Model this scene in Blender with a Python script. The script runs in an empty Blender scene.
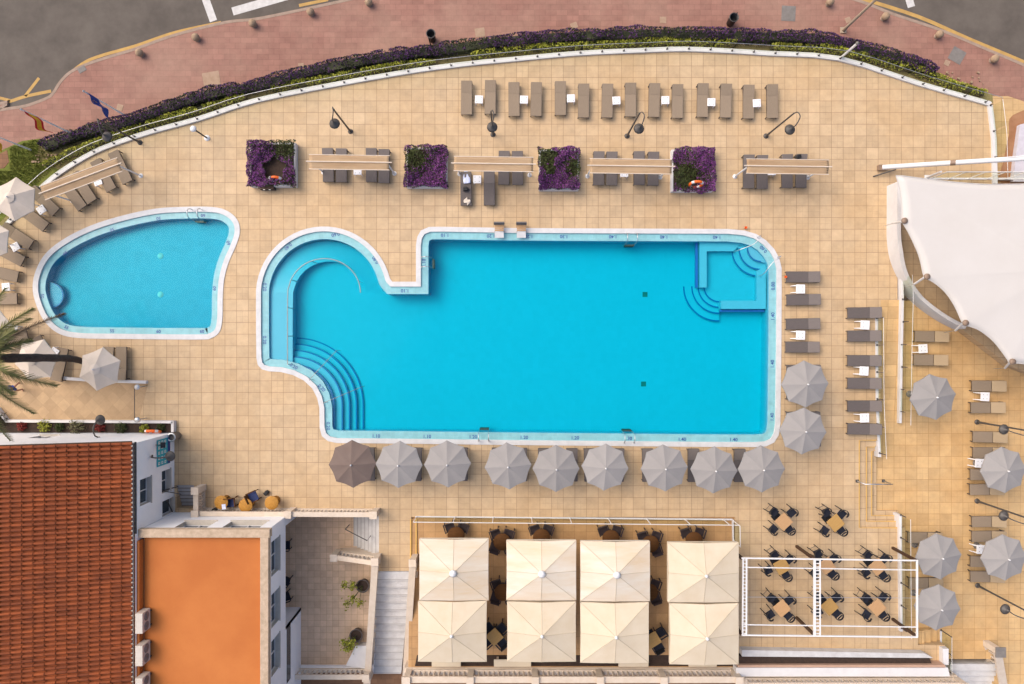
import bpy, bmesh, math, random
from mathutils import Vector, Matrix
from mathutils.geometry import tessellate_polygon
R = math.radians
PI = math.pi
random.seed(7)
sc = bpy.context.scene
col = sc.collection
H = 37.926          # camera height above the pool deck, metres (18 px of the photo per metre on the deck)

def P(px, py, z=0.0):
    k = (H - z) / H / 18.0
    return Vector(((px - 512) * k, (342 - py) * k, z))
def P2(px, py, z=0.0):
    p = P(px, py, z); return (p.x, p.y)
def PL(pts, z=0.0):
    return [P2(a, b, z) for a, b in pts]

# ------------------------------------------------------------------ materials
MATS = {}
def mat(name, c, rough=0.7, c2=None, scale=4.0, bump=0.0, bscale=40.0, metal=0.0, island=0.0, stretch=None, spec=0.4, coat=0.0, each=0.0):
    if name in MATS: return MATS[name]
    m = bpy.data.materials.new(name); m.use_nodes = True
    nt = m.node_tree; N = nt.nodes; L = nt.links
    b = N['Principled BSDF']
    b.inputs['Roughness'].default_value = rough
    b.inputs['Metallic'].default_value = metal
    b.inputs['Specular IOR Level'].default_value = spec
    b.inputs['Coat Weight'].default_value = coat
    if c2 is None: c2 = tuple(x * 0.86 for x in c)
    tc = N.new('ShaderNodeTexCoord')
    mp = N.new('ShaderNodeMapping'); L.new(tc.outputs['Object'], mp.inputs['Vector'])
    if stretch: mp.inputs['Scale'].default_value = stretch
    oi = N.new('ShaderNodeObjectInfo'); vm = N.new('ShaderNodeVectorMath'); vm.operation = 'SCALE'; vm.inputs[0].default_value = (37.0, 61.0, 23.0)
    L.new(oi.outputs['Random'], vm.inputs['Scale']); L.new(vm.outputs['Vector'], mp.inputs['Location'])
    no = N.new('ShaderNodeTexNoise'); no.inputs['Scale'].default_value = scale; no.inputs['Detail'].default_value = 5; no.inputs['Roughness'].default_value = 0.65
    L.new(mp.outputs['Vector'], no.inputs['Vector'])
    rp = N.new('ShaderNodeValToRGB')
    rp.color_ramp.elements[0].position = 0.32; rp.color_ramp.elements[1].position = 0.68
    rp.color_ramp.elements[0].color = (*c, 1); rp.color_ramp.elements[1].color = (*c2, 1)
    L.new(no.outputs['Fac'], rp.inputs['Fac'])
    out = rp.outputs['Color']
    if island:
        g = N.new('ShaderNodeNewGeometry')
        hs = N.new('ShaderNodeHueSaturation')
        mr = N.new('ShaderNodeMapRange'); mr.inputs['To Min'].default_value = 1 - island; mr.inputs['To Max'].default_value = 1 + island
        L.new(g.outputs['Random Per Island'], mr.inputs['Value']); L.new(mr.outputs['Result'], hs.inputs['Value'])
        L.new(out, hs.inputs['Color']); out = hs.outputs['Color']
    if each:
        h3 = N.new('ShaderNodeHueSaturation'); m4 = N.new('ShaderNodeMapRange'); m4.inputs['To Min'].default_value = 1 - each; m4.inputs['To Max'].default_value = 1 + each
        L.new(oi.outputs['Random'], m4.inputs['Value']); L.new(m4.outputs['Result'], h3.inputs['Value']); L.new(out, h3.inputs['Color']); out = h3.outputs['Color']
    L.new(out, b.inputs['Base Color'])
    if bump:
        n2 = N.new('ShaderNodeTexNoise'); n2.inputs['Scale'].default_value = bscale; n2.inputs['Detail'].default_value = 3
        L.new(mp.outputs['Vector'], n2.inputs['Vector'])
        bp = N.new('ShaderNodeBump'); bp.inputs['Strength'].default_value = bump; bp.inputs['Distance'].default_value = 0.02
        L.new(n2.outputs['Fac'], bp.inputs['Height']); L.new(bp.outputs['Normal'], b.inputs['Normal'])
    MATS[name] = m
    return m

def tile_mat(name, ca, cb, grout, w=0.648, h=0.648, mortar=0.011, stain=(0.4, 0.24, 0.1), stain_amt=0.35, origin=(0, 0), sub=0.2, var=0.09, wear=0.13, rough=0.6, offset=0.0, rot=0.0):
    m = bpy.data.materials.new(name); m.use_nodes = True
    nt = m.node_tree; N = nt.nodes; L = nt.links; b = N['Principled BSDF']
    b.inputs['Roughness'].default_value = rough; b.inputs['Specular IOR Level'].default_value = 0.3
    tc = N.new('ShaderNodeTexCoord'); mp = N.new('ShaderNodeMapping')
    mp.inputs['Location'].default_value = (-origin[0] + 400 * w, -origin[1] + 400 * h, 0); mp.inputs['Rotation'].default_value = (0, 0, rot)
    L.new(tc.outputs['Object'], mp.inputs['Vector'])
    def brick(bw, bh, mo, c1, c2, cm):
        k = N.new('ShaderNodeTexBrick'); k.offset = offset; k.squash = 1.0
        k.inputs['Scale'].default_value = 1.0; k.inputs['Brick Width'].default_value = bw; k.inputs['Row Height'].default_value = bh
        k.inputs['Mortar Size'].default_value = mo; k.inputs['Mortar Smooth'].default_value = 0.2; k.inputs['Bias'].default_value = 0
        k.inputs['Color1'].default_value = (*c1, 1); k.inputs['Color2'].default_value = (*c2, 1); k.inputs['Mortar'].default_value = (*cm, 1)
        L.new(mp.outputs['Vector'], k.inputs['Vector']); return k
    k1 = brick(w, h, mortar, ca, cb, grout)
    # tone of each slab
    sn = N.new('ShaderNodeVectorMath'); sn.operation = 'DIVIDE'; sn.inputs[1].default_value = (w, h, 1); L.new(mp.outputs['Vector'], sn.inputs[0])
    fl = N.new('ShaderNodeVectorMath'); fl.operation = 'FLOOR'; L.new(sn.outputs['Vector'], fl.inputs[0])
    wn = N.new('ShaderNodeTexWhiteNoise'); wn.noise_dimensions = '2D'; L.new(fl.outputs['Vector'], wn.inputs['Vector'])
    mr = N.new('ShaderNodeMapRange'); mr.inputs['To Min'].default_value = 1 - var; mr.inputs['To Max'].default_value = 1 + var*.9; L.new(wn.outputs['Value'], mr.inputs['Value'])
    hs = N.new('ShaderNodeHueSaturation'); L.new(mr.outputs['Result'], hs.inputs['Value']); L.new(k1.outputs['Color'], hs.inputs['Color'])
    # halves and thirds: finer joints inside some of the slabs
    k2 = brick(w / 2, h / 2, mortar * 0.8, (1, 1, 1), (1, 1, 1), (1 - sub,) * 3)
    gt = N.new('ShaderNodeMath'); gt.operation = 'GREATER_THAN'; gt.inputs[1].default_value = 0.62
    sc_ = N.new('ShaderNodeSeparateColor'); L.new(wn.outputs['Color'], sc_.inputs['Color']); L.new(sc_.outputs['Green'], gt.inputs[0])
    mx = N.new('ShaderNodeMix'); mx.data_type = 'RGBA'; mx.blend_type = 'MULTIPLY'
    L.new(gt.outputs['Value'], mx.inputs['Factor']); L.new(hs.outputs['Color'], mx.inputs[6]); L.new(k2.outputs['Color'], mx.inputs[7])
    no = N.new('ShaderNodeTexNoise'); no.inputs['Scale'].default_value = 0.22; no.inputs['Detail'].default_value = 7; no.inputs['Roughness'].default_value = 0.62
    L.new(tc.outputs['Object'], no.inputs['Vector'])
    m2 = N.new('ShaderNodeMapRange'); m2.inputs['From Min'].default_value = 0.42; m2.inputs['From Max'].default_value = 0.75; m2.inputs['To Max'].default_value = stain_amt
    L.new(no.outputs['Fac'], m2.inputs['Value'])
    mx2 = N.new('ShaderNodeMix'); mx2.data_type = 'RGBA'; L.new(m2.outputs['Result'], mx2.inputs['Factor']); L.new(mx.outputs[2], mx2.inputs[6]); mx2.inputs[7].default_value = (*stain, 1)
    n3 = N.new('ShaderNodeTexNoise'); n3.inputs['Scale'].default_value = 2.2; n3.inputs['Detail'].default_value = 8; n3.inputs['Roughness'].default_value = 0.7
    L.new(tc.outputs['Object'], n3.inputs['Vector'])
    m3 = N.new('ShaderNodeMapRange'); m3.inputs['From Min'].default_value = 0.3; m3.inputs['From Max'].default_value = 0.7; m3.inputs['To Min'].default_value = 1 - wear; m3.inputs['To Max'].default_value = 1 + wear*.75
    L.new(n3.outputs['Fac'], m3.inputs['Value'])
    h2 = N.new('ShaderNodeHueSaturation'); L.new(m3.outputs['Result'], h2.inputs['Value']); L.new(mx2.outputs[2], h2.inputs['Color'])
    L.new(h2.outputs['Color'], b.inputs['Base Color'])
    bp = N.new('ShaderNodeBump'); bp.inputs['Strength'].default_value = 0.25; bp.inputs['Distance'].default_value = 0.01; bp.invert = True
    L.new(k1.outputs['Fac'], bp.inputs['Height']); L.new(bp.outputs['Normal'], b.inputs['Normal'])
    return m

def glass_mat(name, tint=(0.94, 0.965, 0.92), gl=0.04):
    m = bpy.data.materials.new(name); m.use_nodes = True
    nt = m.node_tree; N = nt.nodes; L = nt.links
    N.remove(N['Principled BSDF'])
    t = N.new('ShaderNodeBsdfTransparent'); t.inputs['Color'].default_value = (*tint, 1)
    g = N.new('ShaderNodeBsdfGlossy'); g.inputs['Roughness'].default_value = 0.05
    mx = N.new('ShaderNodeMixShader'); mx.inputs['Fac'].default_value = gl
    L.new(t.outputs[0], mx.inputs[1]); L.new(g.outputs[0], mx.inputs[2]); L.new(mx.outputs[0], N['Material Output'].inputs['Surface'])
    return m

def water_mat(name, c=(0.0, 0.98, 0.99), dens=2.0):
    m = bpy.data.materials.new(name); m.use_nodes = True
    nt = m.node_tree; N = nt.nodes; L = nt.links
    N.remove(N['Principled BSDF'])
    t = N.new('ShaderNodeBsdfTransparent')
    g = N.new('ShaderNodeBsdfGlossy'); g.inputs['Roughness'].default_value = 0.08
    fr = N.new('ShaderNodeFresnel'); fr.inputs['IOR'].default_value = 1.15
    no = N.new('ShaderNodeTexNoise'); no.inputs['Scale'].default_value = 5.0; no.inputs['Detail'].default_value = 4
    tc = N.new('ShaderNodeTexCoord'); L.new(tc.outputs['Object'], no.inputs['Vector'])
    bp = N.new('ShaderNodeBump'); bp.inputs['Strength'].default_value = 0.12; bp.inputs['Distance'].default_value = 0.006
    L.new(no.outputs['Fac'], bp.inputs['Height']); L.new(bp.outputs['Normal'], g.inputs['Normal']); L.new(bp.outputs['Normal'], fr.inputs['Normal'])
    mx = N.new('ShaderNodeMixShader'); L.new(fr.outputs[0], mx.inputs['Fac']); L.new(t.outputs[0], mx.inputs[1]); L.new(g.outputs[0], mx.inputs[2])
    L.new(mx.outputs[0], N['Material Output'].inputs['Surface'])
    v = N.new('ShaderNodeVolumeAbsorption'); v.inputs['Color'].default_value = (*c, 1); v.inputs['Density'].default_value = dens
    L.new(v.outputs[0], N['Material Output'].inputs['Volume'])
    return m

DK = P2(155, 357.5)
M_deck = tile_mat('deck tiles', (0.52, 0.378, 0.226), (0.482, 0.346, 0.204), (0.245, 0.155, 0.082), origin=DK, stain=(0.46, 0.285, 0.125), stain_amt=0.5, var=.075)
M_deck_low = tile_mat('lower deck tiles', (0.55, 0.37, 0.178), (0.51, 0.338, 0.16), (0.34, 0.205, 0.085), origin=P2(900, 400), stain=(0.52, 0.265, 0.075), stain_amt=0.45)
M_deck_rest = tile_mat('restaurant floor tiles', (0.47, 0.28, 0.125), (0.43, 0.25, 0.11), (0.30, 0.17, 0.075), origin=DK, stain=(0.34, 0.18, 0.065), stain_amt=0.4)
M_court = tile_mat('courtyard tiles', (0.62, 0.445, 0.30), (0.58, 0.41, 0.275), (0.40, 0.275, 0.17), w=0.36, h=0.36, stain=(0.46, 0.31, 0.19), stain_amt=0.5, sub=0.0)
M_ramp = tile_mat('diagonal path slabs', (0.44, 0.30, 0.165), (0.41, 0.275, 0.15), (0.37, 0.25, 0.135), w=0.55, h=0.55, rot=PI / 4, sub=0.0, stain=(0.34, 0.22, 0.11), stain_amt=0.4)
M_pave = tile_mat('red paving', (0.285, 0.145, 0.108), (0.262, 0.132, 0.098), (0.20, 0.10, 0.074), w=0.62, h=0.31, offset=0.5, mortar=0.010, stain=(0.34, 0.215, 0.155), stain_amt=0.7, sub=0.0, rough=0.85)
M_brick = tile_mat('brown street paving', (0.19, 0.09, 0.045), (0.22, 0.115, 0.06), (0.12, 0.06, 0.035), w=0.5, h=0.25, offset=0.5, stain=(0.28, 0.16, 0.09), stain_amt=0.6, sub=0.0, rough=0.85)
M_mosaic = tile_mat('pale blue mosaic', (0.22, 0.47, 0.50), (0.20, 0.44, 0.47), (0.28, 0.50, 0.52), w=0.25, h=0.25, mortar=0.006, stain=(0.22, 0.46, 0.54), stain_amt=0.4, sub=0.12, rough=0.25, var=.04)
M_pool = tile_mat('pool lining', (0.165, 0.425, 0.565), (0.161, 0.419, 0.557), (0.17, 0.42, 0.557), w=0.3, h=0.3, mortar=0.006, stain=(0.15, 0.385, 0.515), stain_amt=0.12, sub=0.03, rough=0.3, var=.012, wear=.025)
M_pool2 = tile_mat('paddling pool lining', (0.105, 0.325, 0.475), (0.10, 0.318, 0.467), (0.11, 0.32, 0.467), w=0.3, h=0.3, mortar=0.006, stain=(0.14, 0.36, 0.50), stain_amt=0.5, sub=0.03, rough=0.3, var=.03, wear=.05)
M_asph = mat('asphalt', (0.082, 0.068, 0.055), 0.9, (0.122, 0.103, 0.083), 0.7, 0.4, 60)
M_soil = mat('soil', (0.030, 0.019, 0.014), 0.95, (0.052, 0.031, 0.021), 6, 0.6, 20)
M_earth = mat('terracotta earth', (0.26, 0.12, 0.055), 0.95, (0.36, 0.19, 0.10), 1.2, 0.5, 12)
M_lawn = mat('lawn turf', (0.10, 0.125, 0.016), 0.95, (0.15, 0.16, 0.026), 3, 0.6, 60)
M_dry = mat('dry verge', (0.19, 0.16, 0.055), 0.95, (0.25, 0.20, 0.085), 2.0, 0.6, 40)
M_white = mat('white render', (0.64, 0.62, 0.60), 0.7, (0.57, 0.55, 0.53), 1.5, 0.15, 30)
M_house = mat('whitewashed wall', (0.82, 0.82, 0.82), 0.8, (0.76, 0.76, 0.76), 0.7, 0.15, 25)
M_coping = mat('white coping stone', (0.59, 0.585, 0.575), 0.6, (0.50, 0.50, 0.495), 3, 0.2, 30)
M_wpaint = mat('white painted metal', (0.70, 0.69, 0.67), 0.4, (0.64, 0.63, 0.61), 5)
M_plastic = mat('white resin', (0.74, 0.73, 0.72), 0.4, (0.68, 0.67, 0.66), 6)
M_cream = mat('cream canvas', (0.585, 0.50, 0.37), 0.85, (0.545, 0.45, 0.315), 1.1, 0.12, 60, each=.06)
M_cream_pale = mat('bleached canvas', (0.62, 0.565, 0.47), 0.85, (0.58, 0.45, 0.30), 1.0, 0.12, 60, stretch=(0.25, 1.3, 1), each=.06)
M_seam = mat('canvas seam', (0.50, 0.415, 0.30), 0.85)
M_awn = mat('tan awning canvas', (0.47, 0.34, 0.21), 0.85, (0.38, 0.25, 0.14), 1.2, 0.12, 60, stretch=(0.4, 3, 1), each=.06)
M_stone = mat('cream cast stone', (0.62, 0.525, 0.42), 0.75, (0.55, 0.45, 0.34), 2.5, 0.3, 30)
M_cap = mat('weathered parapet cap', (0.50, 0.38, 0.27), 0.9, (0.36, 0.27, 0.18), 3.5, 0.5, 25)
M_step = mat('grey white stair stone', (0.56, 0.55, 0.53), 0.75, (0.45, 0.43, 0.41), 2.2, 0.3, 30)
M_treadshade = mat('tread edge shade', (0.36, 0.34, 0.32), 0.8)  # darker tone that paints in the shade line at each step
M_stairg = mat('grey stair paint', (0.36, 0.36, 0.37), 0.75, (0.31, 0.31, 0.32), 3, 0.2, 30)
M_taupe = mat('taupe mesh fabric', (0.25, 0.19, 0.13), 0.85, (0.225, 0.17, 0.115), 5, 0.3, 90, stretch=(6, 1, 1), each=.06)
M_grey = mat('charcoal mesh fabric', (0.115, 0.096, 0.088), 0.85, (0.098, 0.082, 0.075), 5, 0.3, 90, stretch=(6, 1, 1), each=.06)
M_greyl = mat('grey headrest mesh', (0.165, 0.14, 0.125), 0.85, (0.145, 0.122, 0.11), 5, 0.3, 90, stretch=(6, 1, 1), each=.06)
M_beige = mat('faded beige mesh', (0.37, 0.275, 0.165), 0.85, (0.34, 0.25, 0.15), 5, 0.3, 90, stretch=(6, 1, 1), each=.06)
M_frame = mat('lounger frame metal', (0.10, 0.085, 0.075), 0.5, None, 6, metal=0.4)
M_umb = mat('grey parasol canvas', (0.270, 0.253, 0.238), 0.9, (0.250, 0.235, 0.221), 2.0, 0.15, 70, each=.06)
M_umbb = mat('brown parasol canvas', (0.155, 0.115, 0.095), 0.9, (0.14, 0.10, 0.083), 2.0, 0.15, 70)
M_umbw = mat('off white parasol canvas', (0.58, 0.50, 0.42), 0.9, (0.51, 0.44, 0.36), 1.6, 0.15, 70, each=.06)
M_sail = mat('white tensile membrane', (0.535, 0.505, 0.465), 0.6, (0.51, 0.478, 0.435), 0.5, 0.08, 10)
M_alu = mat('brushed aluminium', (0.62, 0.62, 0.62), 0.35, None, 8, metal=0.9)
M_rail = mat('dull steel rail', (0.36, 0.33, 0.30), 0.45, None, 8, metal=0.4)
M_lamp = mat('grey lamp metal', (0.075, 0.068, 0.062), 0.55, (0.10, 0.09, 0.08), 7, metal=0.3)
M_black = mat('black metal', (0.018, 0.018, 0.020), 0.5, None, 5, metal=0.2)
M_navy = mat('navy sling fabric', (0.011, 0.013, 0.024), 0.85, (0.008, 0.010, 0.018), 6, 0.2, 60)
M_navyb = mat('blue cushion', (0.03, 0.045, 0.13), 0.85, (0.02, 0.03, 0.09), 5, 0.2, 60)
M_wicker = mat('dark wicker', (0.026, 0.017, 0.022), 0.7, (0.04, 0.024, 0.02), 14, 0.5, 50)
M_wood = mat('table wood', (0.46, 0.275, 0.13), 0.55, (0.40, 0.23, 0.105), 3, 0.15, 40, stretch=(1, 8, 1), each=.06)
M_woodb = mat('brown table wood', (0.105, 0.045, 0.013), 0.8, (0.07, 0.029, 0.009), 3, 0.15, 40, stretch=(1, 8, 1), spec=.15)
M_woody = mat('ochre table wood', (0.42, 0.25, 0.075), 0.55, (0.36, 0.205, 0.06), 3, 0.15, 40, stretch=(1, 8, 1), each=.06)
M_rattan = mat('honey rattan', (0.47, 0.23, 0.035), 0.7, (0.34, 0.15, 0.02), 12, 0.5, 60)
M_postb = mat('dark brown post', (0.06, 0.028, 0.014), 0.6, None, 6)
M_tile = mat('terracotta roof tile', (0.265, 0.062, 0.014), 0.85, (0.165, 0.038, 0.010), 1.3, 0.3, 25, island=0.17)
M_orange = mat('orange roof coating', (0.47, 0.150, 0.030), 0.75, (0.40, 0.115, 0.019), 0.35, 0.15, 14)
M_win = mat('window pane', (0.05, 0.065, 0.08), 0.12, (0.035, 0.045, 0.055), 2, spec=0.6)
M_reveal = mat('window reveal stone', (0.52, 0.47, 0.40), 0.8)
M_teal = mat('teal sign enamel', (0.01, 0.33, 0.40), 0.4)
M_blue = mat('blue sign enamel', (0.02, 0.045, 0.22), 0.4)
M_ink = mat('navy glazed numeral', (0.02, 0.055, 0.26), 0.4)
M_nose = mat('dark blue edge tiles', (0.01, 0.13, 0.36), 0.3, (0.008, 0.105, 0.30), 5)
M_violet = mat('violet edge tiles', (0.14, 0.14, 0.45), 0.3, (0.10, 0.12, 0.40), 5)
M_yel = mat('yellow road paint', (0.47, 0.29, 0.085), 0.8, (0.36, 0.22, 0.07), 3, 0.2, 40)
M_nosey = mat('ochre step nosing', (0.62, 0.38, 0.10), 0.7, (0.55, 0.33, 0.09), 5)
M_wline = mat('white road paint', (0.58, 0.56, 0.53), 0.8, (0.45, 0.43, 0.40), 4, 0.2, 40)
M_kerb = mat('kerb stone', (0.33, 0.24, 0.18), 0.85, (0.25, 0.18, 0.13), 3, 0.3, 30)
M_ball = mat('sandstone', (0.36, 0.25, 0.16), 0.9, (0.26, 0.18, 0.11), 5, 0.5, 20)
M_plate = mat('grey cover plate', (0.20, 0.18, 0.16), 0.8, (0.15, 0.135, 0.12), 4, 0.3, 30)
M_plateb = mat('beige cover plate', (0.36, 0.25, 0.17), 0.85, (0.30, 0.20, 0.13), 4, 0.3, 30)
M_polebg = mat('beige painted steel', (0.36, 0.28, 0.20), 0.6)
M_leafd = mat('dark hedge leaf', (0.022, 0.030, 0.010), 0.7, (0.040, 0.040, 0.014), 6, island=0.5)
M_leafg = mat('bright hedge leaf', (0.24, 0.26, 0.022), 0.65, (0.30, 0.29, 0.03), 3, island=0.5)
M_leafp = mat('planter leaf', (0.040, 0.058, 0.010), 0.65, (0.055, 0.062, 0.014), 4, island=0.5)
M_purp = mat('purple blossom', (0.085, 0.026, 0.11), 0.8, (0.055, 0.018, 0.065), 4, island=0.55)
M_lilac = mat('violet blossom', (0.20, 0.052, 0.20), 0.8, (0.115, 0.03, 0.125), 4, island=0.5)
M_redl = mat('red leaf', (0.24, 0.03, 0.02), 0.7, (0.16, 0.02, 0.015), 5, island=0.4)
M_greyl2 = mat('grey green leaf', (0.17, 0.16, 0.075), 0.7, (0.13, 0.125, 0.055), 5, island=0.4)
M_frond = mat('palm leaflet', (0.10, 0.108, 0.024), 0.6, (0.155, 0.14, 0.04), 2, island=0.45)
M_frondd = mat('dry palm leaflet', (0.13, 0.085, 0.04), 0.7, (0.08, 0.055, 0.03), 2, island=0.4)
M_trunk = mat('palm trunk', (0.040, 0.028, 0.023), 0.95, (0.075, 0.053, 0.042), 6, 0.8, 16)
M_red = mat('red flag cloth', (0.55, 0.012, 0.02), 0.8)
M_flagy = mat('yellow flag cloth', (0.66, 0.38, 0.02), 0.8)
M_flagb = mat('blue flag cloth', (0.012, 0.045, 0.26), 0.8)
M_orangep = mat('orange plastic', (0.80, 0.14, 0.015), 0.45)
M_ac = mat('air conditioner casing', (0.52, 0.47, 0.40), 0.5, (0.46, 0.41, 0.34), 4)
M_towel = mat('white towel', (0.76, 0.78, 0.86), 0.95, (0.48, 0.53, 0.74), 5, 0.3, 60)
M_skin = mat('skin', (0.42, 0.22, 0.14), 0.55)
M_shirt = mat('lilac striped shirt', (0.50, 0.47, 0.60), 0.9, (0.26, 0.22, 0.38), 14, stretch=(1, 1, 4))
M_hair = mat('dark hair', (0.03, 0.02, 0.016), 0.6)
M_clay = mat('dark plant pot', (0.10, 0.085, 0.08), 0.7)
M_glass = glass_mat('railing glass')
M_water = water_mat('pool water')
M_water2 = water_mat('shallow pool water', (0.0, 0.975, 0.985), 1.6)

# ------------------------------------------------------------------ mesh builder
class MB:
    def __init__(s): s.v = []; s.f = []; s.m = []; s.s = []
    def add(s, vs, fs, mi=0, sm=False):
        o = len(s.v); s.v += [tuple(v) for v in vs]
        for f in fs: s.f.append([i + o for i in f]); s.m.append(mi); s.s.append(sm)
    def box(s, c, d, rz=0, mi=0, rot=None):
        x, y, z = d[0] / 2, d[1] / 2, d[2] / 2
        vs = [Vector(p) for p in ((-x,-y,-z),(x,-y,-z),(x,y,-z),(-x,y,-z),(-x,-y,z),(x,-y,z),(x,y,z),(-x,y,z))]
        M = rot if rot is not None else Matrix.Rotation(rz, 3, 'Z')
        c = Vector(c)
        s.add([M @ v + c for v in vs], [(0,3,2,1),(4,5,6,7),(0,1,5,4),(1,2,6,5),(2,3,7,6),(3,0,4,7)], mi)
    def bar(s, a, b, w, h, mi=0):
        a, b = Vector(a), Vector(b); d = b - a; l = d.length
        if l < 1e-6: return
        d.normalize(); up = Vector((0, 0, 1)) if abs(d.z) < 0.98 else Vector((0, 1, 0))
        sx = d.cross(up).normalized(); uz = sx.cross(d)
        M = Matrix((d, sx, uz)).transposed()
        s.box((a + b) / 2, (l, w, h), rot=M, mi=mi)
    def tube(s, pts, r, n=8, mi=0, cap=True):
        pts = [Vector(p) for p in pts]; rs = r if isinstance(r, (list, tuple)) else [r] * len(pts)
        rings = []; pu = None
        for i, p in enumerate(pts):
            d = (pts[min(i + 1, len(pts) - 1)] - pts[max(i - 1, 0)]).normalized()
            if pu is None: pu = Vector((1, 0, 0)) if abs(d.x) < 0.9 else Vector((0, 1, 0))
            a = (pu - d * pu.dot(d)).normalized(); pu = a; b = d.cross(a)
            rings.append([p + (a * math.cos(2*PI*k/n) + b * math.sin(2*PI*k/n)) * rs[i] for k in range(n)])
        vs = [v for g in rings for v in g]; fs = []
        for i in range(len(pts) - 1):
            for k in range(n):
                k2 = (k + 1) % n
                fs.append((i*n+k, i*n+k2, (i+1)*n+k2, (i+1)*n+k))
        s.add(vs, fs, mi, True)
        if cap:
            s.add(rings[0], [tuple(range(n))[::-1]], mi); s.add(rings[-1], [tuple(range(n))], mi)
    def lathe(s, prof, c=(0,0,0), n=16, mi=0, sm=True):
        c = Vector(c); vs = []; fs = []
        for r, z in prof:
            for k in range(n): vs.append(c + Vector((r*math.cos(2*PI*k/n), r*math.sin(2*PI*k/n), z)))
        for i in range(len(prof) - 1):
            for k in range(n):
                k2 = (k+1) % n; fs.append((i*n+k, i*n+k2, (i+1)*n+k2, (i+1)*n+k))
        s.add(vs, fs, mi, sm)
    def prism(s, loops, z0, z1, mi=0, bottom=True, top=True, sides=True, mside=None):
        """loops: outer polygon then holes, 2-D points"""
        if loops and not isinstance(loops[0][0], (tuple, list, Vector)): loops = [loops]
        fl = [p for l in loops for p in l]
        tris = tessellate_polygon([[Vector((p[0], p[1], 0)) for p in l] for l in loops])
        for z, on in ((z1, top), (z0, bottom)):
            if on: s.add([(p[0], p[1], z) for p in fl], tris, mi)
        if sides:
            for l in loops:
                n = len(l)
                s.add([(p[0], p[1], z0) for p in l] + [(p[0], p[1], z1) for p in l], [(i, (i+1) % n, n + (i+1) % n, n + i) for i in range(n)], mi if mside is None else mside)
    def build(s, name, m, parent=None, loc=None, rz=0, recalc=True, bevel=0):
        me = bpy.data.meshes.new(name); me.from_pydata(s.v, [], s.f)
        ms = m if isinstance(m, (list, tuple)) else [m]
        for q in ms: me.materials.append(q)
        me.polygons.foreach_set('material_index', s.m); me.polygons.foreach_set('use_smooth', s.s)
        if recalc:
            bm = bmesh.new(); bm.from_mesh(me); bmesh.ops.remove_doubles(bm, verts=bm.verts, dist=1e-5) if recalc == 'weld' else None
            bmesh.ops.recalc_face_normals(bm, faces=bm.faces); bm.to_mesh(me); bm.free()
        me.update()
        o = bpy.data.objects.new(name, me); col.objects.link(o)
        if parent: o.parent = parent
        if loc is not None: o.location = loc
        o.rotation_euler.z = rz
        if bevel:
            b = o.modifiers.new('edge', 'BEVEL'); b.width = bevel; b.segments = 2; b.limit_method = 'ANGLE'
        return o

def tag(o, label, cat, group=None):
    o['label'] = label; o['category'] = cat
    if group: o['group'] = group
    return o
def thing(name, label, cat, loc=(0,0,0), rz=0, group=None):
    o = bpy.data.objects.new(name, None); col.objects.link(o); o.location = loc; o.rotation_euler.z = rz
    o.empty_display_size = 0.2
    return tag(o, label, cat, group)
def struct(o, kind='structure'):
    o['kind'] = kind; return o
def dup(root, loc, rz=0, label=None, group=None, scale=None):
    r = root.copy(); col.objects.link(r); r.location = loc; r.rotation_euler.z = rz
    if label: r['label'] = label
    if group: r['group'] = group
    if scale: r.scale = scale
    for ch in list(root.children):
        c = ch.copy(); col.objects.link(c); c.parent = r
        for g in ch.children:
            d = g.copy(); col.objects.link(d); d.parent = c
    return r
class Kind:
    """first call places the original, later calls copy it"""
    def __init__(s, maker): s.maker = maker; s.o = None; s.used = False
    def __call__(s, loc, rz, label, group, scale=None):
        if s.o is None: s.o = s.maker()
        if not s.used:
            s.used = True; o = s.o; o.location = loc; o.rotation_euler.z = rz; o['label'] = label; o['group'] = group
            if scale: o.scale = scale
            return o
        return dup(s.o, loc, rz, label, group, scale if scale else (1, 1, 1))
ORD = 'first second third fourth fifth sixth seventh eighth ninth tenth eleventh twelfth thirteenth fourteenth fifteenth sixteenth seventeenth eighteenth nineteenth twentieth'.split()

def smooth(pts, n=6, closed=False):
    out = []; N = len(pts)
    for i in range(N if closed else N - 1):
        g = (lambda k: pts[k % N]) if closed else (lambda k: pts[max(0, min(N - 1, k))])
        p0, p1, p2, p3 = g(i-1), g(i), g(i+1), g(i+2)
        for k in range(n):
            t = k / n
            out.append(tuple(0.5 * (2*b + (c-a)*t + (2*a-5*b+4*c-d)*t*t + (3*b-a-3*c+d)*t**3) for a, b, c, d in zip(p0, p1, p2, p3)))
    if not closed: out.append(tuple(pts[-1]))
    return out
def area(p): return sum(p[i-1][0]*p[i][1] - p[i][0]*p[i-1][1] for i in range(len(p))) / 2
def offset(poly, d):
    """inward offset (d > 0) of a closed polygon, mitred"""
    n = len(poly); sgn = 1 if area(poly) > 0 else -1; out = []
    for i in range(n):
        a, b, c = Vector(poly[i-1]), Vector(poly[i]), Vector(poly[(i+1) % n])
        e1 = (b - a).normalized(); e2 = (c - b).normalized()
        n1 = Vector((-e1.y, e1.x)) * sgn; n2 = Vector((-e2.y, e2.x)) * sgn
        m = n1 + n2
        if m.length < 1e-6: m = n1
        m.normalize(); k = max(m.dot(n1), 0.4)
        q = b + m * (d / k); out.append((q.x, q.y))
    return out
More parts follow.
